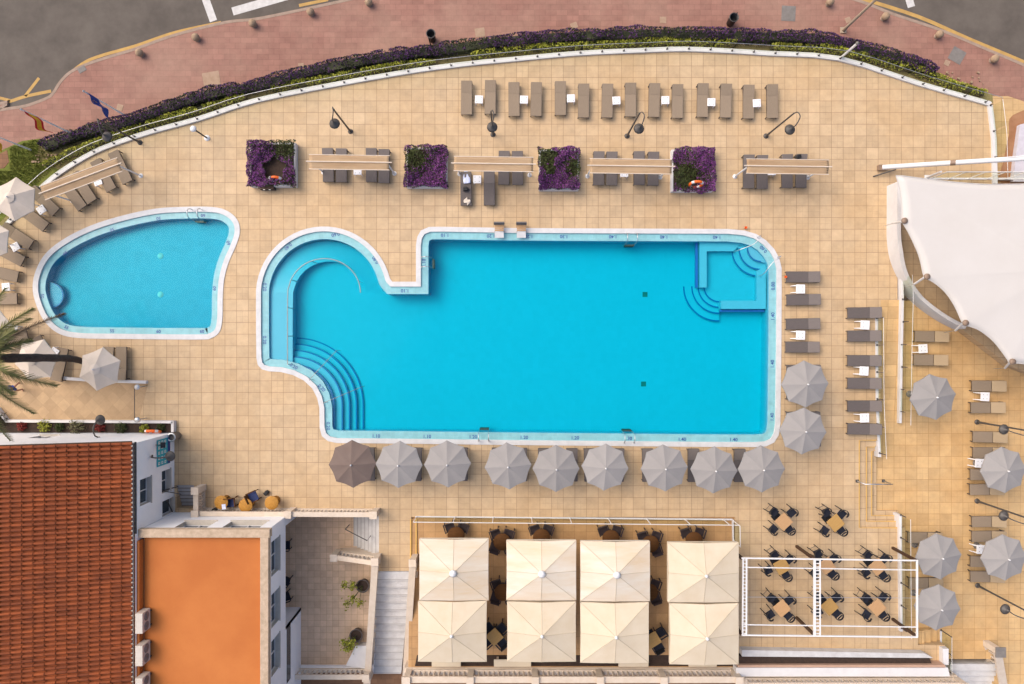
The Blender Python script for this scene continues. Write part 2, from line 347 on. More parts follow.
def ribbon(mb, pts, w, z0, z1, mi=0):
    """a wall / strip of width w following a 2-D polyline"""
    L, Rr = [], []
    n = len(pts)
    for i in range(n):
        a = Vector(pts[max(i-1, 0)]); b = Vector(pts[min(i+1, n-1)]); d = (b - a).normalized(); q = Vector((-d.y, d.x)) * w / 2
        p = Vector(pts[i]); L.append(p + q); Rr.append(p - q)
    za = z0 if isinstance(z0, (list, tuple)) else [z0] * n; zb = z1 if isinstance(z1, (list, tuple)) else [z1] * n
    for i in range(n - 1):
        vs = [(L[i].x, L[i].y, za[i]), (Rr[i].x, Rr[i].y, za[i]), (Rr[i+1].x, Rr[i+1].y, za[i+1]), (L[i+1].x, L[i+1].y, za[i+1]),
              (L[i].x, L[i].y, zb[i]), (Rr[i].x, Rr[i].y, zb[i]), (Rr[i+1].x, Rr[i+1].y, zb[i+1]), (L[i+1].x, L[i+1].y, zb[i+1])]
        fs = [(4,5,6,7), (0,3,2,1), (0,4,7,3), (1,2,6,5)]
        if i == 0: fs.append((0,1,5,4))
        if i == n - 2: fs.append((3,7,6,2))
        mb.add(vs, fs, mi)
def walk(pts, step):
    """points every `step` metres along a polyline with directions"""
    out = []; acc = 0.0; nxt = 0.0
    for i in range(len(pts) - 1):
        a, b = Vector(pts[i]), Vector(pts[i+1]); l = (b - a).length
        while nxt <= acc + l + 1e-6:
            t = (nxt - acc) / l if l else 0; out.append((a + (b - a) * t, (b - a).normalized())); nxt += step
        acc += l
    return out
def leaves(mb, n, sample, size, rng, mi=0, up=0.3, asp=1.0):
    for _ in range(n):
        p = Vector(sample(rng)); s_ = size * rng.uniform(0.6, 1.4)
        d = Vector((rng.gauss(0, 1), rng.gauss(0, 1), rng.gauss(0, 1) + up)).normalized()
        a = d.cross(Vector((rng.gauss(0, 1), rng.gauss(0, 1), rng.gauss(0, 1)))).normalized(); b = d.cross(a) * asp
        mb.add([p - a*s_*.5, p + b*s_*.35, p + a*s_*.5, p - b*s_*.35], [(0,1,2,3)], mi)
exec_later = []
# ================================================================== SETTING
# ground sheet to the horizon
g = MB(); S = 600; g.add([(-S,-S,-2.6),(S,-S,-2.6),(S,S,-2.6),(-S,S,-2.6)], [(0,1,2,3)])
struct(g.build('ground', M_brick))
# road north of the hotel
g = MB(); q = PL([(-900, 440), (-900, -700), (1900, -700), (1900, 520), (1100, 130), (1000, 80), (900, 40), (600, 5), (330, 35), (100, 90), (60, 105), (-60, 145)], -.42)
g.prism(q, -2.55, -.42); struct(g.build('road', M_asph))
kerbL = [(-700, 330), (-60, 121), (0, 110), (25, 106), (45, 99), (52.5, 94), (60, 82.5), (70, 72.5), (85, 65), (107, 57.5), (135, 49), (175, 35), (225, 22.5), (256, 19), (301, 10), (338, 2)]
kerbR = [(853, -1), (893, 14), (943, 31), (993, 52), (1024, 65), (1100, 98), (1700, 420)]
kerb = smooth(kerbL + [(400, -11), (500, -22), (600, -27), (700, -25), (790, -15)] + kerbR, 5)
kerbw = PL(kerb, -.3)
g = MB(); g.prism([kerbw + PL([(1700, 600), (1010, 300), (900, 190), (560, 90), (200, 150), (60, 220), (-700, 420)], -.3)], -2.5, -.3)
struct(g.build('pavement', M_pave))
g = MB(); ribbon(g, kerbw, .16, -.5, -.29); struct(g.build('kerb', M_kerb))
# road markings
g = MB()
def stripe(px, w, z=-.416, t=0): ribbon(g, PL(px, z), w, z - .002, z)
stripe(smooth([(-60, 116), (0, 104), (25, 96.5), (51, 91)], 4), .17)
stripe(smooth([(61, 81), (82, 64), (100, 56), (135, 46), (175, 32.5), (221, 22.5)], 5), .17)
stripe([(299, 5.5), (328, -.5)], .17)
stripe(smooth([(860, -2), (918, 16.5), (968, 38.5), (1024, 62), (1100, 95)], 4), .2)
stripe([(25, 96), (39, 78)], .16); stripe([(-10, 95.5), (10, 100.5)], .16)
struct(g.build('road_markings', M_yel))
g = MB(); stripe([(203, -8), (213.5, 21)], .42); stripe([(232.5, 11.5), (290, -5)], .46); stripe([(905, -14), (911.5, 7)], .42)
struct(g.build('road_markings', M_wline))
# deck
kerbN = [(-60, 300), (-22, 255), (5, 228), (26, 204), (47, 184), (58, 175), (77, 162.5), (105, 148), (150, 132.6), (200, 119), (256, 101), (338, 84.5), (416, 71), (471, 64), (512, 60), (577, 54), (642, 51), (684.5, 49.7), (737, 52), (768, 54), (838, 59), (918, 84), (988, 104)]
kN = smooth(kerbN, 4)
kE = [(989, 106), (991, 122), (993, 140), (994, 184)]
LOWN = 300
deck_out = kN + kE[1:] + [(1150, 184), (1150, 420), (1010, 366), (962, 329), (943, 318.5), (924, 305), (908.5, 290), (897.5, 277), (897.5, LOWN), (880.6, LOWN), (880.6, 440.7), (859.7, 440.7),
    (859.7, 527.4), (900, 527.4), (905, 527.4), (905, 632), (918, 632), (918, 645), (945, 645), (945, 664), (735, 664), (735, 517), (411.3, 517), (411.3, 571), (379, 571), (379, 516), (100, 516), (-500, 516), (-500, 300)]
# pools: outer edge of the white coping, in photo pixels
arcb = [(324 + 68*math.cos(R(a)), 295 - 68.5*math.sin(R(a))) for a in range(176, 12, -6)]
main_px = [(392.5, 281.7), (416, 281.7), (416, 245), (417.3, 237), (421, 230.5), (429, 227)] + [(440, 226.8), (512, 228), (600, 228.5), (680, 228.8), (728, 229), (744, 230.5), (756, 234), (766, 240.5), (774, 249), (779, 258), (781.4, 268), (781.5, 285), (781.2, 350), (780.2, 424), (778.6, 435), (774, 442.5), (766, 446.3), (755, 447), (700, 446.8), (600, 445.8), (512, 445), (400, 443.6), (337, 443), (328, 441), (322, 436), (319.8, 428), (319.5, 408), (317.3, 398), (312.5, 388.5), (304, 380.5), (293, 375), (281, 372), (269, 371.3), (262, 369.3), (258, 365), (256.6, 358), (256.2, 330)] + arcb + [(391, 280)]
main_out = PL(main_px)
small_px = smooth([(33, 288.5), (36, 271), (46, 253.5), (65, 238.5), (92.5, 225), (125, 215), (155, 208.8), (180, 207), (212, 207), (227.5, 211), (237.5, 220), (240, 232), (236, 246), (229, 262), (224.5, 278.5), (223, 296), (222.5, 319), (219.5, 332), (211, 338.3), (198, 339.6), (125, 339), (78, 338), (58, 333), (45, 321.5), (37, 306)], 5, True)
small_out = PL(small_px)
pit = PL([(176.5, 485), (194, 485), (194, 508.5), (176.5, 508.5)])   # little stair well by the house
g = MB(); g.prism([PL(deck_out), main_out, small_out, pit], -2.5, 0.0)
struct(g.build('pool_deck', [M_deck]))
# lower sun terrace, reached by the corner steps
g = MB(); g.prism(PL([(855, 340), (880.6, 340), (880.6, LOWN), (897, LOWN), (940, 300), (1300, 350), (1300, 720), (1006, 720), (1006, 664), (943, 664), (800, 664), (800, 440), (855, 440)]), -2.4, -.6)
struct(g.build('lower_deck', M_deck_low))
g = MB(); a, b, c, d = P(880.6, LOWN, 0), P(900, LOWN, 0), P(900, 420, -.597), P(880.6, 420, -.597)
g.add([a, b, c, d, a + Vector((0,0,-.7)), b + Vector((0,0,-.7)), c + Vector((0,0,-.1)), d + Vector((0,0,-.1))], [(3,2,1,0),(4,5,6,7),(1,2,6,5),(0,4,7,3),(0,1,5,4)])
struct(g.build('ramp_path', M_deck_low))
# restaurant floor, 0.3 m down; courtyard floor; planting strips
g = MB(); g.prism(PL([(410, 515), (737, 515), (737, 668), (408, 668)]), -2.45, -.12); struct(g.build('restaurant_floor', M_deck_rest))
ZC = -1.8
g = MB(); g.prism(PL([(150, 512), (383, 512), (372, 664), (150, 700)], ZC), -2.5, ZC); struct(g.build('courtyard_floor', M_court))
g = MB(); off = [(x, y - 8.5 if x < 900 else y - 7) for x, y in kN]
vl = kN[2:] + [(993, 103)] + [(992, 94), (960, 86)] + [(938, 73), (918, 65), (868, 50), (818, 39), (768, 37), (662, 34), (587, 36), (512, 41), (456, 48.5), (406, 54), (331, 67), (256, 86), (212, 94), (175, 105), (125, 122), (75, 134), (36, 142), (0, 152), (-60, 176), (-60, 310)]
g.prism(PL(vl, -.29), -.6, -.27); struct(g.build('verge', M_dry))
g = MB(); g.prism(PL([(-60, 172), (0, 151), (22, 141), (40, 138.5), (36, 160), (60, 170), (40, 184), (10, 212), (-40, 262), (-60, 290)], -.26), -.4, -.262); struct(g.build('lawn', M_lawn))
g = MB(); g.prism(PL([(-12, 160), (7, 150), (9, 162), (4, 168), (-8, 170)], -.25), -.4, -.25); struct(g.build('path', M_brick))
rng = random.Random(3); g = MB()
lawn_poly = [(rng.uniform(-4, 52), rng.uniform(140, 214)) for _ in range(9000)]
for x, y in lawn_poly:
    if y < 151 - .33 * x or y > 222 - .92 * x - 4 or x > 52: continue
    if x < 10 and y < 171: continue
    p = P(x, y, -.262); h = rng.uniform(.05, .13); dx, dy = rng.uniform(-.05, .05), rng.uniform(-.05, .05)
    g.add([p + Vector((-.02, 0, 0)), p + Vector((.02, .01, 0)), p + Vector((dx, dy, h))], [(0, 1, 2)])
struct(g.build('grass', mat('grass blade', (0.12, 0.15, 0.016), 0.8, (0.17, 0.175, 0.03), 2, island=0.4), recalc=False), 'stuff')
g = MB(); g.prism(PL([(989, 96), (1008, 96), (1050, 110), (1050, 183), (994, 183), (993, 140)], -.27), -.6, -.28); struct(g.build('path', M_deck_low))
g = MB(); g.prism(PL(smooth([(1013, 115), (1050, 112), (1050, 183), (1002, 183), (1004, 160), (1009, 135)], 4, True), -.26), -.5, -.264); struct(g.build('brown_ground', M_earth))
# path with diagonal slabs beside the house
g = MB(); g.prism(PL([(-60, 372), (48, 378), (148, 384), (139, 419), (8, 419.5), (-60, 370)]), -.05, .004); struct(g.build('path', M_ramp))

# ================================================================== POOLS
def flat_ring(mb, o, i, z, mi=0):
    n = len(o); mb.add([(p[0], p[1], z) for p in o] + [(p[0], p[1], z) for p in i], [(k, (k+1) % n, n + (k+1) % n, n + k) for k in range(n)], mi)
def densify(poly, step=.35):
    out = []
    for i in range(len(poly)):
        a, b = Vector(poly[i]), Vector(poly[(i+1) % len(poly)]); n = max(1, int((b-a).length / step))
        for k in range(n): q = a + (b-a)*k/n; out.append((q.x, q.y))
    return out
WL = -.10       # water level
def pool_shell(root, outer, depth, wm, t1=.27, t2=.68, lm=None):
    lm = lm or M_pool
    i1, i2 = offset(outer, t1), offset(outer, t2)
    m = MB(); n = len(outer)
    flat_ring(m, outer, i1, .03)
    for ring, za, zb in ((outer, -.05, .03), (i1, .03, -.12)):
        m.add([(p[0], p[1], za) for p in ring] + [(p[0], p[1], zb) for p in ring], [(k, (k+1) % n, n+(k+1) % n, n+k) for k in range(n)])
    m.build('coping', M_coping, root)
    m = MB(); flat_ring(m, i1, i2, -.07); m.build('gutter_tiles', M_mosaic, root)
    m = MB()
    m.add([(p[0], p[1], -.07) for p in i2] + [(p[0], p[1], -depth) for p in i2], [(k, (k+1) % n, n+(k+1) % n, n+k) for k in range(n)])
    m.prism([i2], -depth, -depth, bottom=False, sides=False); m.build('basin', lm, root, recalc=False)
    w = MB(); w.prism([offset(i2, -.02)], -depth - .03, WL); w.build('water', wm, root, recalc='weld')
    return i1, i2
DEP = 1.15
pool = thing('swimming_pool', 'large turquoise swimming pool with round bay, curved corner steps and square corner seat', 'swimming pool')
i1, i2 = pool_shell(pool, main_out, DEP, M_water)
def arc(c, r, a0, a1, n=18): return [(c[0] + r*math.cos(R(a0 + (a1-a0)*k/n)), c[1] - r*math.sin(R(a0 + (a1-a0)*k/n))) for k in range(n + 1)]
# entry ramp round the bay: left leg at -0.25 m, sloping down round the arc
rin_px = [(291.2, 364), (291.2, 340), (291.2, 315), (291.5, 292)] + [(327.5 + 35.5*math.cos(R(a)), 293.5 - 33.5*math.sin(R(a))) for a in (170, 158, 146, 134, 122, 110, 98, 86, 74, 62, 50, 38, 26, 13, 0)]
rout_px = [(268.5, 364), (268.5, 340), (268.5, 315), (268.6, 292)] + [(324 + 55.7*math.cos(R(a)), 295 - 56*math.sin(R(a))) for a in (172, 161, 150, 138, 126, 114, 102, 90, 78, 66, 54, 42, 30, 17, 3)]
n = len(rin_px); zs = [-.24, -.24, -.25, -.27] + [-.30 - .75*k/14 for k in range(15)]
m = MB()
ri, ro = PL(rin_px), PL(rout_px)
for k in range(n - 1):
    m.add([(*ro[k], zs[k]), (*ri[k], zs[k]), (*ri[k+1], zs[k+1]), (*ro[k+1], zs[k+1])], [(0,1,2,3)])
    m.add([(*ri[k], zs[k]), (*ri[k], -DEP), (*ri[k+1], -DEP), (*ri[k+1], zs[k+1])], [(0,1,2,3)])
m.add([(*ro[-1], zs[-1]), (*ri[-1], zs[-1]), (*ri[-1], -DEP), (*ro[-1], -DEP)], [(0,1,2,3)])
m.prism(PL([(262, 362), (291.2, 363.9), (291.2, 367), (285, 380), (262, 372)]), -.5, -.243, bottom=False)
m.build('entry_ramp', M_pool, pool, recalc=False)
# floor of the round bay slopes gently into the main floor
m = MB(); z0, z1 = -DEP + .22, -DEP + .004
m.add([P(289, 255, 0)*1 + Vector((0,0,z0)), P(440, 255) + Vector((0,0,z1)), P(440, 437) + Vector((0,0,z1)), P(289, 437) + Vector((0,0,z0))], [(0,1,2,3)]); m.build('bay_floor', M_pool, pool, recalc=False)
# roman steps in the lower left corner
C0 = (290.5, 407)
for k, (r, z) in enumerate(((69.6, -.94), (63.4, -.76), (57.0, -.58), (50.5, -.40), (43.0, -.23))):
    px = arc(C0, r, 90, 0, 20) + [(C0[0] + r, 432), (300, 434), (280, 400), (285, 370)]
    m = MB(); m.prism(PL(px), -DEP, z, bottom=False); st = m.build('step', M_pool, pool)
    m = MB(); ribbon(m, PL(arc(C0, r - .6, 90, 0, 24) + [(C0[0] + r - .6, 431.5)]), .075, z + .002, z + .006); m.build('edge_tiles', M_nose, st)
# square corner seat
m = MB(); m.prism(PL([(700, 240.5), (700, 287), (707, 287), (712, 293), (722, 301), (723, 309.5), (768.5, 309.5), (768.5, 262), (750, 241)]), -DEP, -.74, bottom=False); jz = m.build('seat_platform', M_pool, pool)
m = MB(); ribbon(m, PL([(699.6, 241), (699.6, 286.5)]), .12, -.8, -.58); ribbon(m, PL([(723.5, 310.2), (768.5, 310.2)]), .12, -.8, -.58); m.build('edge_tiles', M_violet, jz)
m = MB()
for a in ([(701.5, 241), (708.6, 241), (708.6, 287), (701.5, 287)], [(708.6, 241), (745, 241), (735.5, 250.3), (708.6, 250.3)], [(759, 270), (768.3, 266), (768.3, 308.6), (759, 308.6)], [(723, 300.3), (759, 300.3), (759, 308.6), (723, 308.6)]):
    m.prism(PL(a), -.75, -.36, bottom=False)
m.build('bench', M_pool, pool)
C1 = (762.6, 247.5)
for r, z in ((28, -.56), (21.5, -.40), (14, -.24)):
    px = arc(C1, r, 180, 270, 14) + ([(770, 275.5), (774, 262), (770, 248), (758, 239.5), (734, 240.5)] if r > 20 else [(770, 263), (770, 248), (758, 240)])
    m = MB(); m.prism(PL(px), -.74, z, bottom=False); st = m.build('step', M_pool, pool)
    m = MB(); ribbon(m, PL(arc(C1, r - .5, 180, 270, 16)), .07, z + .002, z + .006); m.build('edge_tiles', M_nose, st)
C2 = (723.5, 285)
for r, z in ((35.8, -.99), (28, -.88), (22, -.80), (16.5, -.72)):
    m = MB(); px = arc(C2, r, 182, 272, 16)
    m.prism(PL(px + [(C2[0] + 1, C2[1] + 15), (C2[0] - 10, C2[1])]), -DEP, z, bottom=False); st = m.build('step', M_pool, pool)
    m = MB(); ribbon(m, PL(arc(C2, r - .5, 180, 272, 18)), .075, z + .002, z + .006); m.build('edge_tiles', M_nose, st)
# drains in the floor
for x, y in ((645, 294.5), (643.5, 384)):
    p = P(x, y, -DEP); m = MB(); m.box((0,0,.008), (.28,.28,.016))
    for k in range(5): m.box((-.1 + .05*k, 0, .02), (.02, .24, .012))
    m.build('drain', M_plate, pool, loc=p)
# rails
def rail(root, name, pts, r, m_): m = MB(); m.tube(pts, r, 8); return m.build(name, m_, root)
top = smooth([tuple(Vector((*ri[k], .62))) for k in range(n)], 3)
h = rail(pool, 'ramp_handrail', top, .026, M_rail)
m = MB()
for p, d in walk([t[:2] for t in top], 1.55): m.tube([(p.x, p.y, .62), (p.x, p.y, -.5)], .028, 6)
m.build('post', M_alu, h)
for a, b in (((313, 379.5), (336.5, 350.5)), ((326.5, 402), (361.5, 387))):
    A, B = P(*a), P(*b); e = (B - A)
    rail(pool, 'step_handrail', [A + Vector((0,0,-.07)), A + Vector((0,0,.7)), A + e*.06 + Vector((0,0,.76)), A + e*.93 + Vector((0,0,.05)), B + Vector((0,0,-.05)), B + Vector((0,0,-.9))], .014, M_rail)
for a, mid, b in (((757, 237.5), (750, 245.5), (736.5, 251)), ((777, 257.5), (768, 264.5), (761.5, 274.5))):
    A, Mi, B = P(*a), P(*mid), P(*b)
    rail(pool, 'seat_handrail', smooth([tuple(A), tuple(A + Vector((0,0,.6))), tuple(Mi + Vector((0,0,.62))), tuple(B + Vector((0,0,.3))), tuple(B + Vector((0,0,-.7)))], 5), .02, M_alu)
def ladder(root, px, py, dx, dy):
    """two hooped rails over the edge at (px,py); (dx,dy) points into the water"""
    c = P(px, py); d = Vector((dx, dy, 0)).normalized(); s = Vector((-d.y, d.x, 0))
    lad = None
    for q in (-1, 1):
        b = c + s*.27*q
        pts = smooth([tuple(b - d*.42), tuple(b - d*.40 + Vector((0,0,.45))), tuple(b - d*.15 + Vector((0,0,.68))), tuple(b + d*.1 + Vector((0,0,.45))), tuple(b + d*.12 + Vector((0,0,-.2))), tuple(b + d*.12 + Vector((0,0,-.95)))], 5)
        m = MB(); m.tube(pts, .024, 8)
        o = m.build('ladder_rail', M_alu, root)
        lad = lad or o
    m = MB()
    for z in (-.25, -.5, -.75): m.box(c + d*.18 + Vector((0,0,z)), (.5, .09, .03) if abs(dy) > abs(dx) else (.09, .5, .03))
    m.build('ladder_tread', M_frame, lad)
ladder(pool, 630.5, 241.5, 0, -1); ladder(pool, 628, 434.5, 0, 1); ladder(pool, 484, 433, 0, 1); ladder(pool, 429.5, 263, 1, 0)
def numeral(root, txt, px, py, rot, size=.27):
    c = bpy.data.curves.new('depth_mark', 'FONT'); c.body = txt; c.size = size; c.align_x = 'CENTER'; c.align_y = 'CENTER'; c.extrude = .002; c.offset = .004; c.resolution_u = 3
    c.materials.append(M_ink); t_ = bpy.data.objects.new('t', c); col.objects.link(t_); dg = bpy.context.evaluated_depsgraph_get(); me = bpy.data.meshes.new_from_object(t_.evaluated_get(dg)); bpy.data.objects.remove(t_)
    o = bpy.data.objects.new('depth_mark', me); col.objects.link(o); o.parent = root
    o.location = P(px, py, -.064); o.rotation_euler.z = R(rot)
for t, x, y, r in [('1.10', 445, 235, 180), ('1.20', 491, 235.8, 180), ('1.20', 529, 236.3, 180), ('1.30', 564, 236.4, 180), ('1.40', 613, 236.6, 180), ('1.40', 664, 236.8, 180), ('1.40', 717, 237, 180), ('0.60', 763.5, 249.2, 135), ('0.80', 773.2, 286, 90), ('1.40', 773, 316.5, 90), ('1.40', 772.6, 364, 90), ('1.40', 772.2, 417, 90),
        ('1.10', 376, 436.2, 0), ('1.10', 427, 436.6, 0), ('1.20', 473, 437, 0), ('1.20', 524, 437.6, 0), ('1.20', 575, 438, 0), ('1.30', 628, 438.6, 0), ('1.40', 682, 439.4, 0), ('1.40', 733.5, 439.8, 0),
        ('0.20', 264.6, 287, -90), ('0.20', 264.4, 340, -90), ('0.40', 288, 246.5, 225), ('0.60', 335.5, 234.5, 190), ('0.80', 375.5, 260, 125), ('1.10', 405, 290.6, 180), ('1.10', 424, 263, 90), ('0.20', 293.5, 366.5, -30), ('0.20', 321.5, 388, -45), ('0.20', 328, 426, -90)]:
    numeral(pool, t, x, y, r)
# children's pool
kid = thing('paddling_pool', 'small kidney shaped blue paddling pool with pale tiled rim', 'swimming pool')
j1, j2 = pool_shell(kid, small_out, .62, M_water2, .29, .64, M_pool2)
m = MB(); m.prism(PL([(46, 281)] + arc((47, 295), 12.5, 75, -75, 12) + [(46, 309)]), -.62, -.3, bottom=False); st = m.build('step', M_pool2, kid)
m = MB(); ribbon(m, PL(arc((47, 295), 12.3, 75, -75, 14)), .07, -.298, -.294); m.build('edge_tiles', M_nose, st)
for y in (256, 294.5):
    m = MB(); m.lathe([(.001, .02), (.16, .02), (.17, 0)], n=16); m.build('drain', M_white, kid, loc=P(160.5, y, -.62))
ladder(kid, 197.5, 217.5, 0, -1)
for t, x, y, r in [('50', 158.5, 218.3, 185), ('50', 112, 229.6, 200), ('50', 65, 253, 220), ('50', 42.2, 296, 270), ('55', 66.5, 327.5, -30), ('55', 112, 331, 0), ('60', 158.5, 331.6, 0), ('60', 202, 331.6, 0), ('60', 214.5, 288.5, 85), ('60', 228.5, 243, 110), ('60', 203, 215.5, 180)]:
    numeral(kid, t, x, y, r, .25)
# ================================================================== FURNITURE KINDS
def lounger_maker(mf, mh, backz, gap, frame=M_frame):
    def make():
        """long axis on Y, head at +Y; 1.86 x 0.62 m"""
        r = thing('sun_lounger', '', 'sun lounger')
        f = MB()
        for s in (-1, 1): f.box((s*.29, 0, .29), (.035, 1.82, .045))
        for y in (-.9, .9, .18): f.box((0, y, .29), (.56, .035, .04))
        f.build('frame', frame, r)
        yb = .30 if not gap else .16
        s = MB(); s.box((0, (-.92 + yb)/2, .335), (.60, yb + .92, .03)); s.build('seat', mf, r, bevel=.01)
        b = MB(); L = .92 - yb - gap
        a = math.asin(backz / L) if backz else 0
        b.box((0, yb + gap + L*math.cos(a)/2, .34 + L*math.sin(a)/2), (.60, L, .03), rot=Matrix.Rotation(a, 3, 'X')); b.build('backrest', mh, r, bevel=.01)
        l = MB(); l.box((0, 0, .14), (.045, .045, .28)); lo = None
        for x in (-.28, .28):
            for y in (-.85, .85):
                if lo is None: o = lo = l.build('leg', frame, r)
                else: o = lo.copy(); col.objects.link(o); o.parent = r
                o.location = (x, y, 0)
        return r
    return make
K_taupe = Kind(lounger_maker(M_taupe, M_taupe, .10, 0)); K_grey = Kind(lounger_maker(M_grey, M_greyl, .12, 0)); K_two = Kind(lounger_maker(M_taupe, M_beige, .16, .03))
def mk_side():
    r = thing('side_table', '', 'side table')
    t = MB(); t.box((0,0,.40), (.44,.44,.035)); t.build('tabletop', M_plastic, r, bevel=.03)
    d = MB()
    for x in (-.12, .12):
        for y in (-.12, .12): d.lathe([(.001,.4195),(.022,.4195),(.022,.415)], (x, y, 0), 8)
    d.build('recess', M_greyl, r)
    l = MB(); l.tube([(0,0,.39),(.02,.02,0)], [.03,.022], 8); lo = None
    for k in range(4):
        if lo is None: o = lo = l.build('leg', M_plastic, r)
        else: o = lo.copy(); col.objects.link(o); o.parent = r
        o.location = ((.17,.17,0),(-.17,.17,0),(-.17,-.17,0),(.17,-.17,0))[k]; o.rotation_euler.z = k*PI/2
    return r
K_side = Kind(mk_side)
def mk_stoolseat():
    """white resin chair-like table with two leg stubs, opening to -X"""
    r = thing('side_table', '', 'side table')
    t = MB(); t.box((.03,0,.42), (.50,.50,.035)); t.build('tabletop', M_plastic, r, bevel=.05)
    d = MB()
    for x in (-.07, .13):
        for y in (-.11, .11): d.lathe([(.001,.4395),(.022,.4395),(.022,.435)], (x, y, 0), 8)
    d.build('recess', M_greyl, r)
    l = MB(); l.tube([(0,0,.41),(-.16,0,.2),(-.2,0,0)], [.035,.03,.025], 8); lo = None
    for k in range(4):
        if lo is None: o = lo = l.build('leg', M_plastic, r)
        else: o = lo.copy(); col.objects.link(o); o.parent = r
        o.location = ((-.15,.19,0),(-.15,-.19,0),(.16,.19,0),(.16,-.19,0))[k]
        if k > 1: o.scale.x = -.3
    return r
K_stub = Kind(mk_stoolseat)

def parasol_maker(name, cat, nseg, rad, zr, za, cloth, vent, valance=.07, sag=.06, polem=M_alu):
    def make():
        r = thing(name, '', cat)
        c = MB(); rings = 5; vs = []; per = 4
        tot = nseg*per
        prof = [(0.0, za)]
        for i in range(1, rings + 1):
            t = i / rings
            for k in range(tot):
                a = 2*PI*k/tot; fr = (k % per)/per; mid = math.sin(PI*fr)
                # straight edge between ribs, hem drawn in a little
                chord = math.cos(PI/nseg)/math.cos((fr - .5)*2*PI/nseg)
                rr = rad*t*chord*(1 - .035*mid*t)
                z = za - (za - zr)*(t**1.12) - sag*mid*t*(1 - .35*t)
                vs.append((rr*math.cos(a), rr*math.sin(a), z))
        vs = [(0, 0, za)] + vs; fs = []
        for k in range(tot): fs.append((0, 1 + k, 1 + (k+1) % tot))
        for i in range(rings - 1):
            for k in range(tot):
                k2 = (k+1) % tot; o = 1 + i*tot; p = o + tot
                fs.append((o+k, p+k, p+k2, o+k2))
        o = 1 + (rings-1)*tot; low = [(v[0]*1.0, v[1]*1.0, v[2] - valance) for v in vs[o:]]
        nv = len(vs); vs += low
        for k in range(tot): fs.append((o+k, nv+k, nv+(k+1) % tot, o+(k+1) % tot))
        c.add(vs, fs); can = c.build('canopy', cloth, r, recalc=False)
        sm = can.modifiers.new('thickness', 'SOLIDIFY'); sm.thickness = .008
        if vent:
            v = MB(); m_ = nseg*2; q = .26
            vv = [(0,0,za+.07)] + [(rad*q*math.cos(2*PI*k/m_)*(1 if k % 2 == 0 else .94), rad*q*math.sin(2*PI*k/m_)*(1 if k % 2 == 0 else .94), za - (za-zr)*q**1.1 + .035) for k in range(m_)]
            v.add(vv, [(0, 1+k, 1+(k+1) % m_) for k in range(m_)])
            vo = v.build('vent', cloth, can); s2 = vo.modifiers.new('thickness', 'SOLIDIFY'); s2.thickness = .006
        f = MB(); f.lathe([(.0, za+.13), (.03, za+.12), (.04, za+.08), (.045, za+.02), (.03, za-.02)], n=10); f.build('finial', M_wpaint, r)
        p = MB(); p.tube([(0,0,.05),(0,0,za)], .024, 8); p.build('pole', polem, r)
        b = MB(); b.lathe([(.0,.10),(.05,.10),(.06,.07),(.17,.05),(.19,.0)], n=20); b.build('base', M_plate, r)
        rb = MB(); rb.bar((.03,0,za-.05), (rad*.985,0,zr-.03), .016, .02); rb.bar((.03,0,za-.55), (rad*.52,0,za-(za-zr)*.52-.05), .014, .014); ro = None
        for k in range(nseg):
            if ro is None: q = ro = rb.build('rib', M_wpaint, r)
            else: q = ro.copy(); col.objects.link(q); q.parent = r
            q.rotation_euler.z = 2*PI*k/nseg
        return r
    return make
K_umb = Kind(parasol_maker('parasol', 'parasol', 8, 1.235, 2.16, 2.50, M_umb, False, sag=.035))
K_umbb = Kind(parasol_maker('parasol', 'parasol', 8, 1.255, 2.16, 2.50, M_umbb, False, sag=.035))
K_umbw = Kind(parasol_maker('parasol', 'parasol', 6, 1.15, 2.18, 2.72, M_umbw, True, valance=.05, sag=.03))

# ---- north rows by the curved glass fence
GA = 'taupe loungers along the curved fence'
NX = [(467, 100, 1.0), (490.5, 99.5, 1), (514, 101.5, 1.02), (536, 101.5, 1.02), (560, 100.5, 1), (583, 103, .94), (606.5, 103, .92), (629.5, 102, .98), (653, 102.5, .98), (676, 103.5, .94), (701, 102.5, .99), (724, 103, .98), (746.5, 104, .95), (770, 103.5, .95)]
for i, (x, y, s) in enumerate(NX):
    rz = random.uniform(-.02, .02)
    K_taupe(P(x, y), rz, f'{ORD[i]} taupe lounger from the left in the row of fourteen along the curved fence', GA)
NT = [(479, 99.3), (524, 99.5), (571, 98.2), (616.5, 100.4), (665.5, 100), (711.5, 102), (757, 103)]
for i, (x, y) in enumerate(NT):
    K_side(P(x, y, .42) - Vector((0,0,.42)), random.uniform(-.06, .06), f'white side table in the {ORD[i]} lounger pair from the left along the curved fence', 'white side tables between the lounger pairs')

